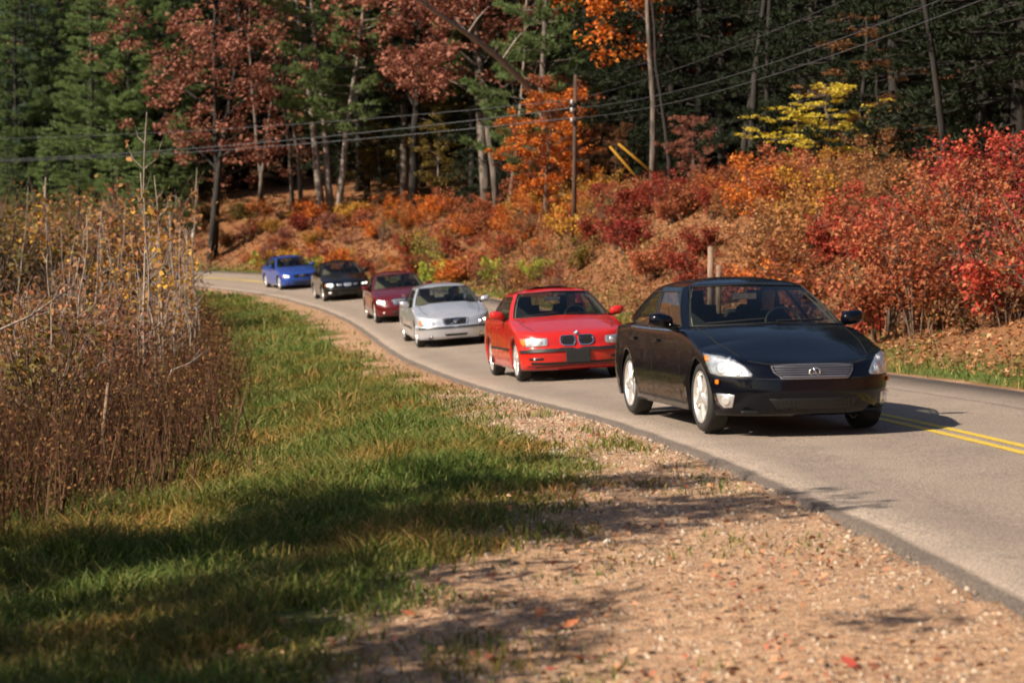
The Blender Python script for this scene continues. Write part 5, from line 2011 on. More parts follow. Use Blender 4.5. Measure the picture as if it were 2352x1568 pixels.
# the leaning sunlit trunk at the top centre
a = pix(1272, 268, 88); b = pix(1040, 55, 84)
d = (b - a)
TR = [a + d * t + Vector((0, 0, 0.35 * math.sin(math.pi * t))) for t in np.linspace(-0.35, 1.6, 10)]
lt = empty('bare_trunk', (TR[0].x, TR[0].y, gz(TR[0].x, TR[0].y)))
tag(lt, 'pale leaning trunk catching the sun at the top centre', 'tree')
mbt = MB()
foot = Vector((TR[0].x + 0.25, TR[0].y, gz(TR[0].x, TR[0].y) - 0.2))
mbt.tube([v - lt.location for v in [foot] + TR], [0.17, 0.16, 0.15, 0.145, 0.14, 0.13, 0.12, 0.10, 0.09, 0.07, 0.04], 8)
mbt.build('trunk', M['twig'], lt, True)
for t0, q in ((0.62, (0.9, 0.3, 1.2)), (0.8, (-0.7, -0.2, 1.0)), (0.45, (1.2, 0.4, 1.6))):
    p = Vector(lerp_line(np.array(TR), t0)) - lt.location
    MB().tube([p, p + Vector(q) * 0.5 + Vector((0, 0, 0.1)), p + Vector(q)], [0.06, 0.04, 0.015], 5).build('limb', M['bark_pale'], lt, True)

for px, dr, kind, sc, lab in ((-60, 8, 'pine_b', 0.9, 'green pine at the left edge, low on the far slope'), (40, 6.5, 'pine', 0.8, 'bushy green pine low on the far slope above the left end of the thicket'), (130, 8, 'pine_b', 0.85, 'second bushy green pine from the left, low on the far slope'),
                               (215, 6, 'pine', 0.8, 'third bushy green pine from the left, low on the far slope'), (300, 7, 'pine_b', 0.85, 'fourth bushy green pine from the left, low on the far slope'), (385, 9, 'pine', 0.8, 'bushy green pine just left of the forked dark trunk, low on the slope'),
                               (20, 2.5, 'pine', 0.42, 'small bushy pine at the road edge by the left end of the thicket'), (110, 3.5, 'pine_b', 0.45, 'small dark pine at the far road edge, second from the left'), (185, 2.8, 'pine', 0.40, 'small bushy pine at the far road edge, third from the left'),
                               (262, 3.2, 'pine_b', 0.46, 'small bushy pine at the far road edge, fourth from the left'), (335, 3.0, 'pine', 0.40, 'small bushy pine at the far road edge above the saplings'), (405, 4.5, 'pine_b', 0.44, 'small bushy pine nearest left of the forked dark trunk'),
                               (75, 13, 'hemlock', 1.0, 'dark evergreen filling the gap behind the bushy pines, first from left'), (160, 14, 'hemlock', 1.0, 'dark evergreen filling the gap behind the bushy pines, second from left'), (250, 13, 'hemlock', 1.0, 'dark evergreen filling the gap behind the bushy pines, third from left'), (340, 14, 'hemlock', 1.0, 'dark evergreen filling the gap behind the bushy pines, fourth from left'),
                               (560, 17, 'pine_b', 0.9, 'green pine in the gap right of the forked dark trunk')):
    s_ = stand(px, dr)
    if s_:
        plant(kind, 'hemlock' if kind == 'hemlock' else 'pine', 'bark_dark', s_, sc, None, lab, None, 'pines low on the far slope')
# second stem of the forked oak
s_ = at_depth(484, 107.6)
plant('snag', 'rust', 'bark_dark', s_, 1.5, None, 'dark leaning trunk joined to the foot of the rust leaved oak', 'tree', None, None, (0, -0.10))
# understorey colour
s_ = stand(1905, 9.5); plant('spray', 'yellow', 'bark_grey', s_, 0.95, 0.3, 'young tree with flat sprays of bright yellow leaves above the front car')
s_ = stand(1835, 10.5); plant('spray', 'yellow', 'bark_grey', s_, 0.75, 2.0, 'smaller yellow leaved young tree left of the brightest yellow sprays')
s_ = stand(2035, 11); plant('beech', 'brown', 'bark_dark', s_, 0.6, 1.0, 'brown leaved young tree in the shade at the upper right')
s_ = stand(1500, 12.0); plant('oak_b', 'orange', 'bark_dark', s_, 1.0, 3.4, 'tree with glowing orange leaves hanging in at the top right of centre')
s_ = stand(1262, 6.8); plant('maple', 'orange', 'bark_grey', s_, 0.66, 0.0, 'vivid orange young maple directly left of the utility pole', sxy=1.2)
s_ = stand(1292, 8.6); plant('maple', 'redorange', 'bark_grey', s_, 0.72, 2.0, 'taller red orange young maple behind the utility pole')
s_ = stand(1205, 8.0); plant('maple', 'redorange', 'bark_grey', s_, 0.5, 4.0, 'small red orange maple right of the thin pale trunk')
s_ = stand(1415, 9.5); plant('maple', 'brown', 'bark_grey', s_, 0.42, 1.2, 'brown leaved young tree behind the yellow guy wire guards')
s_ = stand(1590, 10.5); plant('maple', 'rust', 'bark_grey', s_, 0.36, 1.9, 'small rust leaved tree between the slim trunk and the dark trunks')
s_ = stand(1010, 11.5); plant('maple', 'olive', 'bark_grey', s_, 0.7, 0.9, 'olive green young tree in the dark gap above the silver car')
s_ = stand(870, 11.5); plant('maple', 'olive', 'bark_grey', s_, 0.6, 2.9, 'olive green young tree right of the pale leaning pines')

# ------------------------------------------------------------------ shrubs on the bank, by stretch
ZONES = [
    # px from, px to, dr range, count, colours, kinds, label, group
    (60, 560, (1.2, 9.0), 26, ['brown', 'tan', 'olive', 'rust'], ['shrub_d', 'shrub_b'], 'low brown brush on the far slope beyond the bend', 'low brush on the far slope'),
    (560, 880, (1.2, 8.0), 46, ['tan', 'orange', 'rust', 'redorange', 'darkred', 'gold'], ['shrub_d', 'shrub_d', 'shrub_b'], 'low rust and tan brush on the bank above the blue and black cars', 'low brush on the far bank'),
    (860, 1010, (4.5, 8.2), 7, ['orange', 'redorange', 'orange'], ['shrub_b', 'shrub_a'], 'orange shrub on the bank crest above the maroon sedan', 'orange shrubs above the maroon sedan'),
    (1000, 1160, (4.5, 8.5), 8, ['darkred', 'redorange', 'orange'], ['shrub_a', 'shrub_b'], 'deep red orange shrub on the bank above the silver sedan', 'red orange shrubs above the silver sedan'),
    (880, 1300, (1.5, 5.5), 34, ['tan', 'olive', 'redorange', 'orange', 'gold', 'darkred', 'lime'], ['shrub_d', 'thin', 'shrub_b'], 'mixed tan and olive brush low on the bank behind the silver and red sedans', 'tan brush low on the bank'),
    (1150, 1330, (4.5, 8.0), 9, ['orange', 'orange', 'gold'], ['shrub_a', 'shrub_b'], 'bright orange shrub at the foot of the maples by the pole', 'orange shrubs by the pole'),
    (1320, 1480, (3.0, 8.0), 12, ['tan', 'redorange', 'olive', 'gold'], ['shrub_a', 'thin', 'shrub_b'], 'mixed tan shrub between the pole and the thick grey trunk', 'mixed shrubs right of the pole'),
    (1370, 1640, (2.4, 7.0), 20, ['darkred', 'crimson', 'redorange'], ['shrub_a', 'shrub_b', 'shrub_a'], 'dark red shrub between the red sedan and the wooden post', 'dark red shrubs left of the wooden post'),
    (1640, 1860, (2.0, 8.0), 20, ['redorange', 'redorange', 'orange', 'tan'], ['shrub_a', 'shrub_c', 'shrub_b'], 'salmon orange shrub on the bank behind the front car', 'salmon orange shrubs behind the front car'),
    (1780, 2080, (5.5, 9.0), 12, ['tan', 'redorange', 'tan', 'gold'], ['shrub_c', 'shrub_a'], 'tall tan orange shrub below the yellow leaf sprays', 'tan orange shrubs on the upper bank'),
    (1900, 2150, (1.9, 5.6), 16, ['red', 'red', 'redorange'], ['shrub_a', 'shrub_c', 'shrub_b'], 'bright red shrub on the bank right of the front car', 'bright red shrubs right of the front car'),
    (2120, 2480, (3.0, 9.0), 20, ['crimson', 'red', 'redorange', 'crimson'], ['shrub_c', 'shrub_a'], 'crimson shrub on the upper bank at the right edge', 'crimson shrubs at the right edge'),
    (2120, 2460, (2.2, 4.2), 9, ['brown', 'tan'], ['thin', 'shrub_d'], 'thin brown brush low on the bank at the right edge', 'brown brush at the right edge'),
]
rngz = np.random.default_rng(5)
ORD = ['first', 'second', 'third', 'fourth', 'fifth', 'sixth', 'seventh', 'eighth', 'ninth', 'tenth', 'eleventh', 'twelfth', 'thirteenth', 'fourteenth', 'fifteenth', 'sixteenth', 'seventeenth', 'eighteenth', 'nineteenth', 'twentieth']
for (p0, p1, (d0, d1), cnt, cols, kinds, lab, grp) in ZONES:
    for k in range(cnt):
        px = p0 + (p1 - p0) * (k + rngz.uniform(0, 1)) / cnt
        s_ = stand(px, rngz.uniform(d0, d1))
        if s_ is None:
            continue
        lab_ = lab if cnt > 20 else lab + ', ' + ORD[k] + ' from the left'
        plant(kinds[rngz.integers(len(kinds))], cols[rngz.integers(len(cols))], 'stem', s_, rngz.uniform(0.65, 1.05), None, lab_, None, grp, tilt=(rngz.normal(0, 0.08), rngz.normal(0, 0.08)))
for px, dr, n_, lab in ((995, 1.7, 5, 'lime green leafy weed at the road edge above the silver sedan roof'), (738, 2.0, 4, 'lime green leafy weed just above the small black sedan roof'), (640, 1.8, 3, 'yellow green weed on the bank foot behind the blue sedan'), (1130, 2.4, 4, 'pale yellow green weed on the bank left of the red sedan roof')):
    for k in range(n_):
        s_ = stand(px + rngz.uniform(-38, 38), dr + rngz.uniform(-0.4, 1.0))
        if s_:
            plant('weed', 'lime', 'stem', s_, rngz.uniform(1.0, 1.7), None, lab, None, lab.replace(' leafy', '') + ' cluster')

# ------------------------------------------------------------------ thicket at the left
THX = [(10, -5.2), (14.6, -3.7), (16.5, -3.4), (19.4, -3.35), (24.7, -4.0), (33, -5.0), (43, -6.4), (60, -9.3), (85, -14.2), (100, -22)]


def th_edge(y):
    return np.interp(y, [a for a, b in THX], [b for a, b in THX])


def brush():
    """countless dead weed stalks with seed heads and dry leaves: one mass"""
    rng = np.random.default_rng(41)
    n = 17000
    y = 11.5 + (rng.uniform(0, 1, n) ** 1.5) * 60
    x = th_edge(y) + 0.35 * rng.normal(0, 1, n) - rng.uniform(0, 1, n) ** 1.2 * (2.0 + 0.22 * y)
    vis = x > -0.275 * y - 1.0
    x, y = x[vis], y[vis]
    n = len(x)
    z = ground_z(x, y)
    inn = np.clip((th_edge(y) - x) / 1.2, 0.25, 1)
    h = rng.uniform(0.6, 1.55, n) * (0.55 + 0.45 * inn) * (0.75 + 0.5 * vnoise(x, y, 1.6, 31)) * (1 + 0.15 * (y > 30))
    lean = rng.normal(0, 0.24, (n, 2))
    B = np.stack([x, y, z], 1)
    Tp = B + np.stack([lean[:, 0] * h, lean[:, 1] * h, h], 1)
    w = 0.006 * (1 + y / 40) * rng.uniform(0.6, 1.5, n)
    a = rng.uniform(0, 6.28, n)
    sd = np.stack([np.cos(a), np.sin(a), 0 * a], 1) * w[:, None]
    sd2 = np.stack([-np.sin(a), np.cos(a), 0 * a], 1) * w[:, None]
    V = np.concatenate([np.stack([B - sd, B + sd, Tp], 1).reshape(-1, 3), np.stack([B - sd2, B + sd2, Tp], 1).reshape(-1, 3)])
    F = np.arange(len(V)).reshape(-1, 3)
    stems = fast_mesh('dry_weeds', V, F)
    # dry leaves and seed heads along the stalks
    m = 7
    t = rng.uniform(0.15, 1.0, (n, m))
    C = (B[:, None, :] + (Tp - B)[:, None, :] * t[:, :, None] + rng.normal(0, 0.05, (n, m, 3))).reshape(-1, 3)
    C = C[rng.random(len(C)) < 0.8]
    V2, F2 = leaves(C, 0.035 * (1 + np.clip(C[:, 1] - 14, 0, 40) / 30), rng, 0.0, 0.5)
    lv = fast_mesh('dry_leaves', V2, F2)
    return stems, lv


M['weed_stem'] = leaf_mat('dry weed stalks', [(0.045, 0.018, 0.010), (0.10, 0.044, 0.024), (0.24, 0.14, 0.08), (0.065, 0.025, 0.014)], 0.0, 0.8, 0)
M['weed_leaf'] = leaf_mat('dry weed leaves', [(0.08, 0.026, 0.013), (0.16, 0.058, 0.024), (0.30, 0.14, 0.055), (0.15, 0.12, 0.03), (0.14, 0.04, 0.018)], 0.25, 0.8, 0)
st_, lv_ = brush()
o = obj('weed_thicket', st_, M['weed_stem']); tag(o, 'mass of dry brown weed stalks at the left', 'weeds', kind='stuff')
o2 = obj('dry_leaves', lv_, M['weed_leaf'], o); o2['kind'] = 'stuff'

rngt = np.random.default_rng(17)
SAP = [(372, 885, 'sapling_b', 1.05, 'tall pale forked sapling, the brightest stem in the thicket'), (385, 880, 'sapling', 0.95, 'pale sapling close right of the brightest forked stem'),
       (262, 850, 'sapling', 1.0, 'pale sapling above the broken stake'), (300, 830, 'sapling_c', 1.0, None), (180, 800, 'sapling_c', 1.0, None), (320, 860, 'sapling_b', 0.9, None),
       (20, 760, 'sapling_b', 1.1, 'bare pale sapling at the left edge'), (230, 790, 'sapling', 1.0, None), (205, 830, 'sapling_c', 1.1, None), (345, 815, 'sapling', 0.9, None), (405, 790, 'sapling_c', 1.0, None),
       (140, 760, 'sapling_b', 1.0, None), (335, 885, 'sapling_b', 0.85, None), (352, 870, 'sapling', 1.0, None), (300, 880, 'sapling_b', 0.8, None), (390, 850, 'sapling_b', 0.9, None), (270, 890, 'sapling', 0.85, None), (410, 840, 'sapling', 0.95, None), (362, 900, 'sapling', 0.9, None), (100, 730, 'sapling', 1.0, None), (430, 760, 'sapling_c', 1.0, None), (60, 720, 'sapling_c', 1.1, None), (280, 760, 'sapling_b', 1.0, None), (355, 740, 'sapling_b', 1.0, None),
       (410, 725, 'sapling', 1.0, None), (170, 720, 'sapling', 1.0, None), (240, 715, 'sapling_b', 1.1, None), (315, 705, 'sapling', 1.1, None), (445, 700, 'sapling_c', 1.2, None), (385, 690, 'sapling_b', 1.1, None), (30, 690, 'sapling', 1.1, None), (125, 690, 'sapling_b', 1.2, None)]
for px, py, kind, sc, lab in SAP:
    y = 2.25 * FPX / (py - 568)
    y = min(y, 70)
    x = col_x(px, y)
    far = y > 45
    plant(kind, 'gold', 'twig', (x, y, gz(x, y) - 0.03), sc * (1.15 if far else 1.0), None, lab or 'thin nearly bare sapling with a few yellow leaves in the left thicket', None, None if lab else 'thin saplings in the left thicket', tilt=(rngt.normal(0, 0.05), rngt.normal(0, 0.06)))
for k in range(34):
    y = rngt.uniform(24, 58)
    lo, hi = -0.27 * y, th_edge(y) - 0.3
    x = hi - (hi - lo) * rngt.uniform(0, 1) ** 1.3
    plant(['sapling', 'sapling_b', 'sapling_c'][k % 3], ['gold', 'tan', 'brown'][k % 3], 'twig', (x, y, gz(x, y) - 0.03), rngt.uniform(0.85, 1.25), None, 'thin nearly bare sapling with a few yellow leaves in the left thicket', None, 'thin saplings in the left thicket', tilt=(rngt.normal(0, 0.06), rngt.normal(0, 0.08)))
for k in range(30):
    y = 19 + 65 * rngt.uniform(0, 1) ** 1.3
    lo = -0.27 * y
    hi = th_edge(y) - 0.6
    if lo > hi:
        continue
    x = rngt.uniform(lo, hi)
    plant('thin', ['olive', 'brown', 'brown', 'tan', 'rust'][rngt.integers(5)], ['stem', 'stem', 'twig'][k % 3], (x, y, gz(x, y) - 0.05), rngt.uniform(0.75, 1.15), None, 'twiggy shrub with sparse autumn leaves in the left thicket', None, 'twiggy shrubs in the left thicket')
for k in range(30):
    y = rngt.uniform(58, 94)
    x = rngt.uniform(-0.29 * y, min(-0.155 * y, th_edge(y) - 1.5))
    plant('thin', ['olive', 'tan', 'olive', 'brown'][rngt.integers(4)], 'stem', (x, y, gz(x, y) - 0.05), rngt.uniform(1.7, 2.4), None, 'tall twiggy olive bush at the back of the left thicket', None, 'olive bushes behind the thicket')
# broken stake and the bare branch across the left edge
a, b = pix(236, 1010, 18.5), pix(249, 880, 18.2)
stk = MB().tube([(a.x, a.y, gz(a.x, a.y) - 0.15), a, b], [0.022, 0.022, 0.017], 6).build('broken_stake', M['post_wood'], None, True)
tag(stk, 'pale broken stake leaning in the brown weeds at the left', 'stake')
for pa, pb, dy, lab in (((-30, 770), (170, 655), 16.5, 'bare pale branch reaching in from the left edge'), ((395, 850), (480, 800), 26, 'grey dead branch lying in the thicket near the grass')):
    a, b = pix(*pa, dy), pix(*pb, dy + 0.6)
    m_ = a.lerp(b, 0.5) + Vector((0, 0, -0.05))
    g0 = Vector((a.x - 0.35, a.y, gz(a.x - 0.35, a.y)))
    br = MB().tube([g0, a, m_, b], [0.02, 0.016, 0.012, 0.005], 6)
    br.tube([m_, m_ + Vector((0.12, 0.05, 0.18))], [0.008, 0.003], 5)
    bo = br.build('dead_branch', M['twig'], None, True)
    tag(bo, lab, 'branch')

# ------------------------------------------------------------------ grass, leaf litter, gravel
def grass():
    rng = np.random.default_rng(51)
    P = []
    for y0, y1, n in ((6.8, 12, 60000), (12, 18, 55000), (18, 30, 48000), (30, 50, 28000), (50, 95, 18000)):
        y = rng.uniform(y0, y1, n)
        x0 = np.maximum(-0.275 * y, th_edge(y) - 1.2)
        x1 = np.interp(y, RL[:, 1], RL[:, 0]) + 0.0
        x = x0 + (x1 - x0) * rng.uniform(0, 1, n)
        P.append(np.stack([x, y], 1))
    P = np.concatenate(P)
    x, y = P[:, 0], P[:, 1]
    c, _, _ = road_coord(x, y)
    sw = shoulder_w(y)
    wob = (vnoise(x, y, 0.8, 5) - 0.5) * 0.9
    q = -c - sw + wob
    clump = vnoise(x, y, 0.55, 8)
    keep = (q > 0.05 + 0.9 * (vnoise(x, y, 0.25, 12) - 0.45)) | ((q > -0.8) & (clump > 0.72) & (-c > 0.25)) | ((-c > 0.3) & (clump > 0.86) & (rng.random(len(x)) < 0.35))
    keep &= rng.random(len(x)) < np.clip(0.35 + q * 0.9, 0.25, 1)
    keep |= (q > -1.3) & (q < 0.2) & (-c > 0.2) & (clump > 0.4) & (rng.random(len(x)) < 0.09)
    x, y, q, clump = x[keep], y[keep], q[keep], clump[keep]
    # strip of grass along the far side of the road
    yb = rng.uniform(20, 112, 9000)
    k = np.interp(yb, RL[:, 1], np.arange(len(RL)))
    i = np.clip(k.astype(int), 0, len(RL) - 2)
    f = (k - i)[:, None]
    off = RW + 0.25 + np.abs(rng.normal(0, 0.9, len(yb)))
    pt = RL[i, :2] * (1 - f) + RL[i + 1, :2] * f + RN[i] * off[:, None]
    n1 = len(x)
    x = np.concatenate([x, pt[:, 0]]); y = np.concatenate([y, pt[:, 1]])
    n = len(x)
    clump = vnoise(x, y, 0.55, 8)
    tall = vnoise(x, y, 1.4, 9)
    z = ground_z(x, y)
    near = np.clip((30 - y) / 20, 0, 1)
    h = rng.uniform(0.35, 1.3, n) * (0.065 + 0.15 * clump ** 1.5 * tall * 1.7) * (1 + 0.2 * (1 - near))
    h[:n1] *= np.clip(0.55 + q * 0.6, 0.45, 1.15)
    w = (0.0034 + 0.00017 * y) * rng.uniform(0.7, 1.4, n)
    a = rng.uniform(0, 6.28, n)
    sd = np.stack([np.cos(a), np.sin(a), 0 * a], 1) * w[:, None]
    la = rng.uniform(0, 6.28, n)
    lean = np.stack([np.cos(la), np.sin(la), 0 * la], 1) * (h * rng.uniform(0.1, 1.6, n))[:, None]
    B = np.stack([x, y, z - 0.005], 1)
    up = np.zeros((n, 3)); up[:, 2] = h
    mid = B + up * 0.6 + lean * 0.3
    tip = B + up * 0.95 + lean
    V = np.stack([B - sd, B + sd, mid + sd * 0.7, mid - sd * 0.7, tip], 1).reshape(-1, 3)
    o_ = np.arange(n)[:, None] * 5
    F = np.concatenate([o_ + np.array([0, 1, 2]), o_ + np.array([0, 2, 3]), o_ + np.array([3, 2, 4])])
    return fast_mesh('grass', V, F)


def grass_mat():
    m = leaf_mat('grass blades', [(0.045, 0.070, 0.013), (0.095, 0.125, 0.022), (0.15, 0.17, 0.034), (0.28, 0.22, 0.075), (0.085, 0.115, 0.022), (0.10, 0.14, 0.028), (0.14, 0.155, 0.035), (0.36, 0.25, 0.11)], 0.3, 0.6, 0)
    nt = m.node_tree
    # drier and greener patches
    n = noise(nt, 0.55, 5)
    r = ramp(nt, n.outputs['Fac'], [(0.75, 1.0, 0.75), (1.0, 1.0, 0.9), (1.9, 1.15, 1.1)], [0.38, 0.50, 0.66])
    b = nt.nodes['Principled BSDF']
    src = b.inputs['Base Color'].links[0].from_socket
    mx = nt.nodes.new('ShaderNodeMix'); mx.data_type = 'RGBA'; mx.blend_type = 'MULTIPLY'; mx.inputs[0].default_value = 1
    nt.links.new(src, mx.inputs[6]); nt.links.new(r.outputs['Color'], mx.inputs[7])
    nt.links.new(mx.outputs[2], b.inputs['Base Color'])
    for q in nt.nodes:
        if q.type == 'BSDF_TRANSLUCENT':
            nt.links.new(mx.outputs[2], q.inputs['Color'])
    return m


o = obj('grass', grass(), grass_mat()); tag(o, 'green grass of the verge', 'grass', kind='stuff')


def litter(name, n, sampler, size, matn, seed, up=2.5, lift=0.012):
    rng = np.random.default_rng(seed)
    x, y = sampler(rng, n)
    z = ground_z(x, y) + lift * rng.uniform(0.3, 1.6, len(x))
    sz = size(y) if callable(size) else size
    V, F = leaves(np.stack([x, y, z], 1), sz, rng, up, 0.7, 0.10)
    return fast_mesh(name, V, F)


def bank_pts(rng, n):
    y = 14 + rng.uniform(0, 1, n) ** 1.4 * 98
    k = np.interp(y, RL[:, 1], np.arange(len(RL)))
    i = np.clip(k.astype(int), 0, len(RL) - 2)
    f = (k - i)[:, None]
    off = RW + 0.9 + rng.uniform(0, 1, n) ** 0.9 * 13
    pt = RL[i, :2] * (1 - f) + RL[i + 1, :2] * f + RN[i] * off[:, None]
    return pt[:, 0], pt[:, 1]


def verge_pts(rng, n):
    y = 6.6 + rng.uniform(0, 1, n) ** 1.7 * 42
    x1 = np.interp(y, RL[:, 1], RL[:, 0]) - 0.1
    x0 = np.maximum(-0.28 * y, th_edge(y) - 0.5)
    x = x0 + (x1 - x0) * rng.uniform(0, 1, n)
    k = vnoise(x, y, 0.7, 51) * vnoise(x, y, 0.25, 52) > rng.uniform(0.05, 0.5, n)
    return x[k], y[k]


def undergrowth():
    """low dry weeds and seedlings that cover the bank: one mass"""
    rng = np.random.default_rng(81)
    n = 11000
    y = 15 + rng.uniform(0, 1, n) ** 1.3 * 98
    k = np.interp(y, RL[:, 1], np.arange(len(RL)))
    i = np.clip(k.astype(int), 0, len(RL) - 2)
    f = (k - i)[:, None]
    off = RW + 1.2 + rng.uniform(0, 1, n) ** 0.8 * 9
    pt = RL[i, :2] * (1 - f) + RL[i + 1, :2] * f + RN[i] * off[:, None]
    x, y = pt[:, 0], pt[:, 1]
    keep = (vnoise(x, y, 1.3, 21) > 0.45) | (rng.random(n) < 0.2)
    keep &= (y > 48) | (off > RW + 3.2) | (rng.random(n) < 0.35)
    x, y = x[keep], y[keep]
    n = len(x)
    B = np.stack([x, y, ground_z(x, y)], 1)
    h = rng.uniform(0.2, 0.75, n) * (0.5 + vnoise(x, y, 2.2, 22))
    T = B + np.stack([rng.normal(0, 0.25, n) * h, rng.normal(0, 0.25, n) * h, h], 1)
    m = 7
    t = rng.uniform(0.05, 1.0, (n, m))
    C = (B[:, None, :] + (T - B)[:, None, :] * t[:, :, None] + rng.normal(0, 0.09, (n, m, 3))).reshape(-1, 3)
    V, F = leaves(C, 0.075 * (1 + np.clip(C[:, 1] - 25, 0, 80) / 120), rng, 0.3, 0.6)
    w = 0.006 * (1 + y / 60)
    a = rng.uniform(0, 6.28, n)
    sd = np.stack([np.cos(a), np.sin(a), 0 * a], 1) * w[:, None]
    V3 = np.stack([B - sd, B + sd, T], 1).reshape(-1, 3)
    return fast_mesh('undergrowth', V, F), fast_mesh('stalks', V3, np.arange(len(V3)).reshape(-1, 3))


M['under'] = leaf_mat('bank undergrowth leaves', [(0.13, 0.03, 0.016), (0.22, 0.08, 0.03), (0.28, 0.13, 0.05), (0.24, 0.055, 0.024), (0.12, 0.105, 0.028), (0.19, 0.15, 0.04), (0.16, 0.06, 0.025), (0.09, 0.095, 0.025)], 0.25, 0.7, 0)
_nt = M['under'].node_tree
_n = noise(_nt, 0.28, 3)
_r = ramp(_nt, _n.outputs['Fac'], [(1.25, 0.75, 0.65), (1.0, 1.0, 1.0), (0.75, 1.15, 0.8)], [0.36, 0.5, 0.64])
_src = _nt.nodes['Principled BSDF'].inputs['Base Color'].links[0].from_socket
_mx = _nt.nodes.new('ShaderNodeMix'); _mx.data_type = 'RGBA'; _mx.blend_type = 'MULTIPLY'; _mx.inputs[0].default_value = 1
_nt.links.new(_src, _mx.inputs[6]); _nt.links.new(_r.outputs['Color'], _mx.inputs[7]); _nt.links.new(_mx.outputs[2], _nt.nodes['Principled BSDF'].inputs['Base Color'])
_u, _s = undergrowth()
o = obj('bank_undergrowth', _u, M['under']); tag(o, 'low autumn undergrowth covering the bank', 'undergrowth', kind='stuff')
o2 = obj('stalks', _s, M['weed_stem'], o); o2['kind'] = 'stuff'
M['litter'] = leaf_mat('fallen leaves', [(0.12, 0.05, 0.025), (0.30, 0.13, 0.055), (0.42, 0.22, 0.11), (0.36, 0.11, 0.04), (0.22, 0.10, 0.05), (0.50, 0.30, 0.16)], 0.1, 0.75, 0)
M['litter_v'] = leaf_mat('fallen leaves on the verge', [(0.28, 0.11, 0.055), (0.44, 0.23, 0.125), (0.32, 0.08, 0.05), (0.50, 0.31, 0.18), (0.22, 0.11, 0.065), (0.42, 0.25, 0.145)], 0.1, 0.7, 0)
o = obj('leaf_litter', litter('leaf_litter', 85000, bank_pts, lambda y: 0.055 + 0.0010 * y, 'litter', 61, 1.6, 0.03), M['litter']); tag(o, 'carpet of fallen leaves on the bank', 'leaves', kind='stuff')
o = obj('leaf_litter', litter('leaf_litter', 15000, verge_pts, 0.042, 'litter_v', 62, 1.2, 0.02), M['litter_v']); tag(o, 'fallen leaves strewn over the near verge and shoulder', 'leaves', kind='stuff')


def gravel():
    rng = np.random.default_rng(71)
    n = 24000
    y = 6.6 + rng.uniform(0, 1, n) ** 2.0 * 22
    xe = np.interp(y, RL[:, 1], RL[:, 0])
    x = xe - 0.03 - rng.uniform(0, 1, n) * (shoulder_w(y) + 0.3)
    z = ground_z(x, y)
    s = 0.004 + 0.018 * rng.uniform(0, 1, n) ** 6 + 0.0003 * y * rng.uniform(0.3, 1, n)
    a = rng.uniform(0, 6.28, n)
    ca, sa = np.cos(a), np.sin(a)
    U = np.stack([ca, sa, 0 * a], 1) * s[:, None]
    W_ = np.stack([-sa, ca, 0 * a], 1) * (s * rng.uniform(0.55, 1.0, n))[:, None]
    H = np.zeros((n, 3)); H[:, 2] = s * rng.uniform(0.4, 0.9, n)
    B = np.stack([x, y, z], 1)
    V = np.stack([B + U, B + W_, B - U, B - W_, B + U * 0.45 + W_ * 0.2 + H, B - U * 0.4 + W_ * 0.3 + H, B - U * 0.1 - W_ * 0.45 + H * 0.9], 1).reshape(-1, 3)
    o_ = np.arange(n)[:, None] * 7
    T = [(0, 1, 4), (1, 5, 4), (1, 2, 5), (2, 3, 6), (2, 6, 5), (3, 0, 6), (0, 4, 6), (4, 5, 6)]
    F = np.concatenate([o_ + np.array(t) for t in T])
    return fast_mesh('gravel', V, F)


M['gravel'] = leaf_mat('gravel stones', [(0.11, 0.085, 0.07), (0.25, 0.18, 0.13), (0.36, 0.26, 0.185), (0.46, 0.37, 0.29), (0.20, 0.13, 0.09)], 0.0, 0.85, 0)
o = obj('gravel', gravel(), M['gravel']); tag(o, 'loose gravel of the shoulder', 'gravel', kind='stuff')

def straw():
    rng = np.random.default_rng(91)
    n = 9000
    y = 6.6 + rng.uniform(0, 1, n) ** 1.6 * 26
    xe = np.interp(y, RL[:, 1], RL[:, 0])
    x = xe - 0.12 - rng.uniform(0, 1, n) * (shoulder_w(y) + 0.9)
    k = vnoise(x, y, 0.5, 41) > 0.42
    x, y = x[k], y[k]
    n = len(x)
    z = ground_z(x, y) + 0.006
    a = rng.uniform(0, 6.28, n)
    l = rng.uniform(0.03, 0.13, n)
    d = np.stack([np.cos(a) * l, np.sin(a) * l, rng.uniform(0.0, 0.35, n) * l], 1)
    w = (0.0016 + 0.00012 * y)
    sd = np.stack([-np.sin(a), np.cos(a), 0 * a], 1) * w[:, None]
    B = np.stack([x, y, z], 1)
    V = np.stack([B - sd, B + sd, B + d + sd * 0.4, B + d - sd * 0.4], 1).reshape(-1, 3)
    return fast_mesh('dry_straw', V, np.arange(4 * n).reshape(n, 4))


M['straw'] = leaf_mat('dry straw', [(0.42, 0.26, 0.13), (0.52, 0.34, 0.18), (0.30, 0.17, 0.09), (0.24, 0.12, 0.07)], 0.1, 0.8, 0)
o = obj('dry_straw', straw(), M['straw']); tag(o, 'dry grass bits strewn over the shoulder', 'straw', kind='stuff')

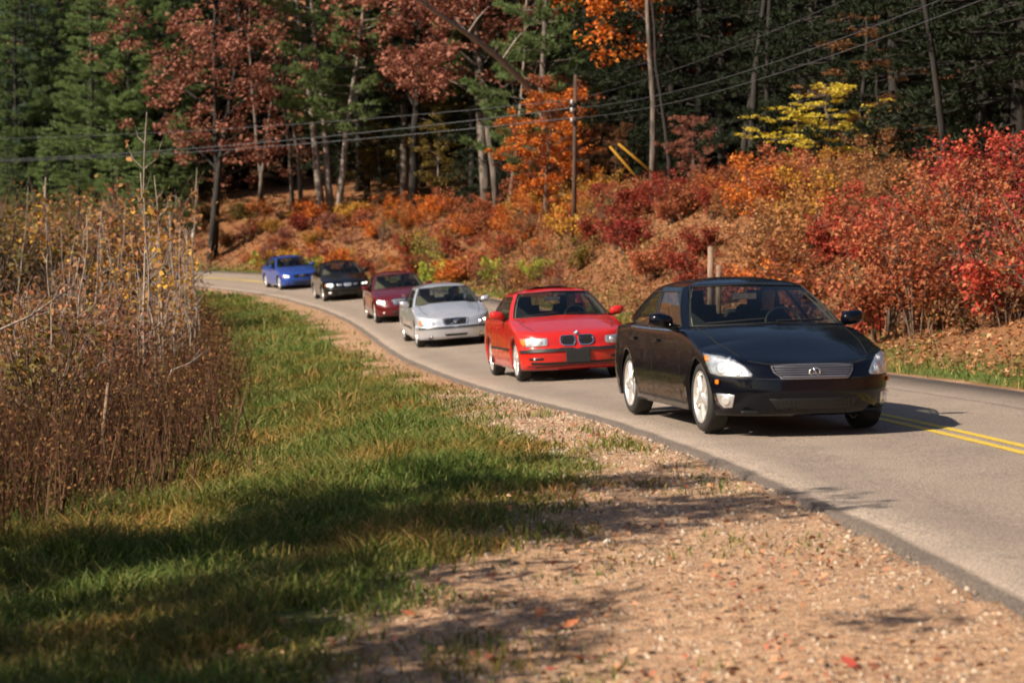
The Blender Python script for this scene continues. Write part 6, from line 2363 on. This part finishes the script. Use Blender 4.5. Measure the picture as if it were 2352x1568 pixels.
# single big leaves and stones that stand out near the camera
def big_leaf_mesh(seed):
    rng = np.random.default_rng(seed)
    n = 9
    V = [(0, -0.5, 0)]
    lobes = [0.16, 0.34, 0.22, 0.40, 0.24, 0.30, 0.14]
    for k, w in enumerate(lobes):
        t = -0.38 + k * 0.13
        V.append((w * rng.uniform(0.85, 1.1), t, 0.10 * w + rng.normal(0, 0.02)))
    V.append((0, 0.55, 0.06))
    for k in range(len(lobes) - 1, -1, -1):
        t = -0.38 + k * 0.13
        V.append((-lobes[k] * rng.uniform(0.85, 1.1), t, 0.10 * lobes[k] + rng.normal(0, 0.03)))
    m = len(V)
    mid = len(V)
    for k in range(len(lobes)):
        V.append((0, -0.38 + k * 0.13, 0))
    F = []
    r = list(range(1, 1 + len(lobes)))
    l = [m - 1 - k for k in range(len(lobes))]
    F += [(0, r[0], mid), (0, mid, l[0])]
    for k in range(len(lobes) - 1):
        F.append((mid + k, r[k], r[k + 1], mid + k + 1))
        F.append((mid + k, mid + k + 1, l[k + 1], l[k]))
    F += [(mid + len(lobes) - 1, r[-1], 1 + len(lobes)), (mid + len(lobes) - 1, 1 + len(lobes), l[-1])]
    return poly_mesh('fallen_leaf', V, F, True)


BL = [big_leaf_mesh(k) for k in (1, 2, 3)]
LEAFM = [plain('russet dead leaf', (0.40, 0.13, 0.05), 0.7, var=0.3, scale=30), plain('tan dead leaf', (0.55, 0.33, 0.18), 0.7, var=0.2, scale=30), plain('red dead leaf', (0.36, 0.06, 0.04), 0.6, var=0.3, scale=30)]
NAMEC = ['russet', 'tan', 'red']
LPOS = [(645, 1440, 0), (825, 1492, 1), (1100, 1040, 0), (1280, 1165, 1), (1330, 1525, 0), (1020, 1540, 2), (560, 1500, 0), (1650, 1300, 1), (1240, 1420, 0), (1545, 1250, 1), (940, 1420, 0), (1310, 1445, 0), (1950, 1535, 2),
        (620, 1335, 0), (470, 1390, 2), (1700, 1440, 2), (1130, 1330, 0), (880, 1290, 2), (1480, 1500, 1), (380, 1510, 0), (1270, 1550, 2), (1850, 1460, 1)]
for k, (px, py, cm) in enumerate(LPOS):
    d = pix(px, py, 1.0) - Vector((0, 0, CAM_Z))
    y = 10.0
    for _ in range(12):
        x = d.x * y
        y = (gz(x, y) - CAM_Z) / d.z
    x = d.x * y
    lf = bpy.data.objects.new('fallen_leaf', BL[k % 3])
    COL.objects.link(lf)
    set_mat(lf, LEAFM[cm])
    lf.location = (x, y, gz(x, y) + 0.03)
    lf.rotation_euler = (random.uniform(-0.4, 0.4), random.uniform(-0.4, 0.4), random.uniform(0, 6))
    lf.scale = (0.085,) * 3
    tag(lf, NAMEC[cm] + ' fallen leaf lying on the ground in the near foreground', 'leaf', NAMEC[cm] + ' fallen leaves in the foreground')


def stone(px, py, r, label, matl):
    d = pix(px, py, 1.0) - Vector((0, 0, CAM_Z))
    y = 10.0
    for _ in range(12):
        y = (gz(d.x * y, y) - CAM_Z) / d.z
    bm = bmesh.new()
    bmesh.ops.create_icosphere(bm, subdivisions=2, radius=1)
    for v in bm.verts:
        v.co *= 1 + 0.18 * math.sin(v.co.x * 3 + v.co.y * 2.3) + random.uniform(-0.07, 0.07)
        v.co = Vector((v.co.x * r * 1.2, v.co.y * r, v.co.z * r * 0.75))
    me = bpy.data.meshes.new('stone'); bm.to_mesh(me); bm.free()
    o = obj('stone', me, matl)
    o.location = (d.x * y, y, gz(d.x * y, y) + r * 0.3)
    tag(o, label, 'stone')


PS = plain('pale stone', (0.50, 0.38, 0.26), 0.85, var=0.2, scale=20)
stone(895, 1578 - 30, 0.03, 'pale tan stone on the gravel at the bottom of the photo', PS)
stone(1395, 1245, 0.02, 'small white stone on the shaded shoulder', plain('white stone', (0.62, 0.58, 0.52), 0.8, var=0.1))

# ------------------------------------------------------------------ pole, wires, posts
PY = 75.0
PX = col_x(1318, PY)
pz = gz(PX, PY)
ptop = pix(1326, 172, PY).z
pole = empty('utility_pole', (PX, PY, pz))
tag(pole, 'weathered wooden utility pole rising from the bank', 'pole')
MB().tube([(0, 0, -0.3), (0.02, 0, 3.0), (0.06, 0, ptop - pz)], [0.095, 0.085, 0.07], 12).build('shaft', M['pole_wood'], pole, True)
arms = []
for dz, nm in ((pix(0, 240, PY).z - pz, 0), (pix(0, 258, PY).z - pz, 1), (pix(0, 281, PY).z - pz, 2)):
    MB().tube([(-0.10, -0.16, dz), (-0.10, -0.16, dz + 0.16)], [0.05, 0.035], 8).build('insulator', M['porcelain'], pole, True)
    MB().box((-0.06, -0.12, dz - 0.03), (0.10, 0.16, 0.04)).build('bracket', M['wire'], pole)
    arms.append(Vector((PX - 0.10, PY - 0.16, pz + dz + 0.15)))


def wire(a, b, sag, r, label):
    pts = []
    for k in range(41):
        t = k / 40
        p = a.lerp(b, t)
        p.z -= sag * 4 * t * (1 - t)
        pts.append(p)
    o = MB().tube(pts, r, 5, False).build('overhead_wire', M['wire'], None, True)
    tag(o, label, 'wire', 'overhead wires')


LE = [pix(-420, 385, 104), pix(-420, 378, 104), pix(-420, 384, 104)]
wire(arms[0], pix(-420, 320, 104), 0.5, 0.012, 'thin topmost wire left of the utility pole')
wire(arms[1], pix(-420, 372, 104), 0.6, 0.018, 'upper thick wire left of the utility pole')
wire(arms[2], pix(-420, 376, 104), 0.5, 0.018, 'lower thick wire left of the utility pole')
RP = Vector((9.6, 20.0, 0))
wire(arms[0], Vector((9.6, 20.0, CAM_Z + 5.6)), 0.55, 0.006, 'thin topmost wire right of the utility pole')
wire(arms[1], Vector((9.6, 20.0, CAM_Z + 4.85)), 0.75, 0.009, 'upper thick wire right of the utility pole')
wire(arms[2], Vector((9.6, 20.0, CAM_Z + 4.55)), 0.70, 0.009, 'lower thick wire right of the utility pole')
for (a, b, c_, lab) in ((arms[0], (1401, 337), (1468, 414), 'left of two yellow guy wire guards slanting from the pole'), (arms[0] + Vector((0, 0.2, 0.3)), (1421, 331), (1490, 390), 'right of two yellow guy wire guards slanting from the pole')):
    p0, p1 = pix(*b, 78), pix(*c_, 79)
    gw = empty('guy_wire', p1)
    tag(gw, lab, 'guy wire', 'guy wires of the pole')
    gnd = p1 + (p1 - p0) * 0.35
    MB().tube([a - p1, p0 - p1], 0.008, 5).build('cable', M['wire'], gw, True)
    MB().tube([p0 - p1, Vector((0, 0, 0)), gnd - p1], 0.045, 8).build('guard', M['guy_yellow'], gw, True)
# wooden post behind the front car, the stub beside it and the white marker at the bend
y = 46.0
x = col_x(1632, y)
po = MB().tube([(0, 0, -0.2), (0, 0, pix(1632, 566, y).z - gz(x, y))], [0.075, 0.072], 10).build('wooden_post', M['post_wood'], None, True)
po.location = (x, y, gz(x, y)); tag(po, 'pale wooden post on the bank showing above the front car roof', 'post')
x2 = col_x(1651, y + 0.4)
p2 = MB().tube([(0, 0, -0.2), (0, 0, pix(1651, 610, y).z - gz(x2, y + 0.4))], [0.07, 0.065], 10).build('wooden_post', M['post_wood'], None, True)
p2.location = (x2, y + 0.4, gz(x2, y + 0.4)); tag(p2, 'short pale post half hidden right of the taller wooden post', 'post')
y = 112.0
x = col_x(443, y)
wz = pix(443, 577, y).z
bm_ = MB().box((0, 0, 0.28), (0.10, 0.05, 0.75)); bm_.tube([(0, 0, -0.25), (0, 0, 0.0)], 0.03, 6)
wp = bm_.build('marker_post', M['white_post'])
wp.location = (x, y, max(gz(x, y), wz - 0.65)); tag(wp, 'white roadside marker post at the far bend', 'post')

# tree whose crown shades the near verge, standing left of the photo
hd = Vector((-math.sin(SUN_AZ), -math.cos(SUN_AZ), 0))
for (bx, by, sc, rz, wd, lab) in ((-6.6, 9.4, 1.0, 0.6, 0.95, 'roadside maple left of the camera shading the near grass'), (-5.9, 6.0, 0.78, 2.6, 1.0, 'smaller roadside maple left of the camera')):
    plant('roadside', 'rust', 'bark_grey', (bx, by, gz(bx, by) - 0.05), sc, rz, lab, sxy=wd)
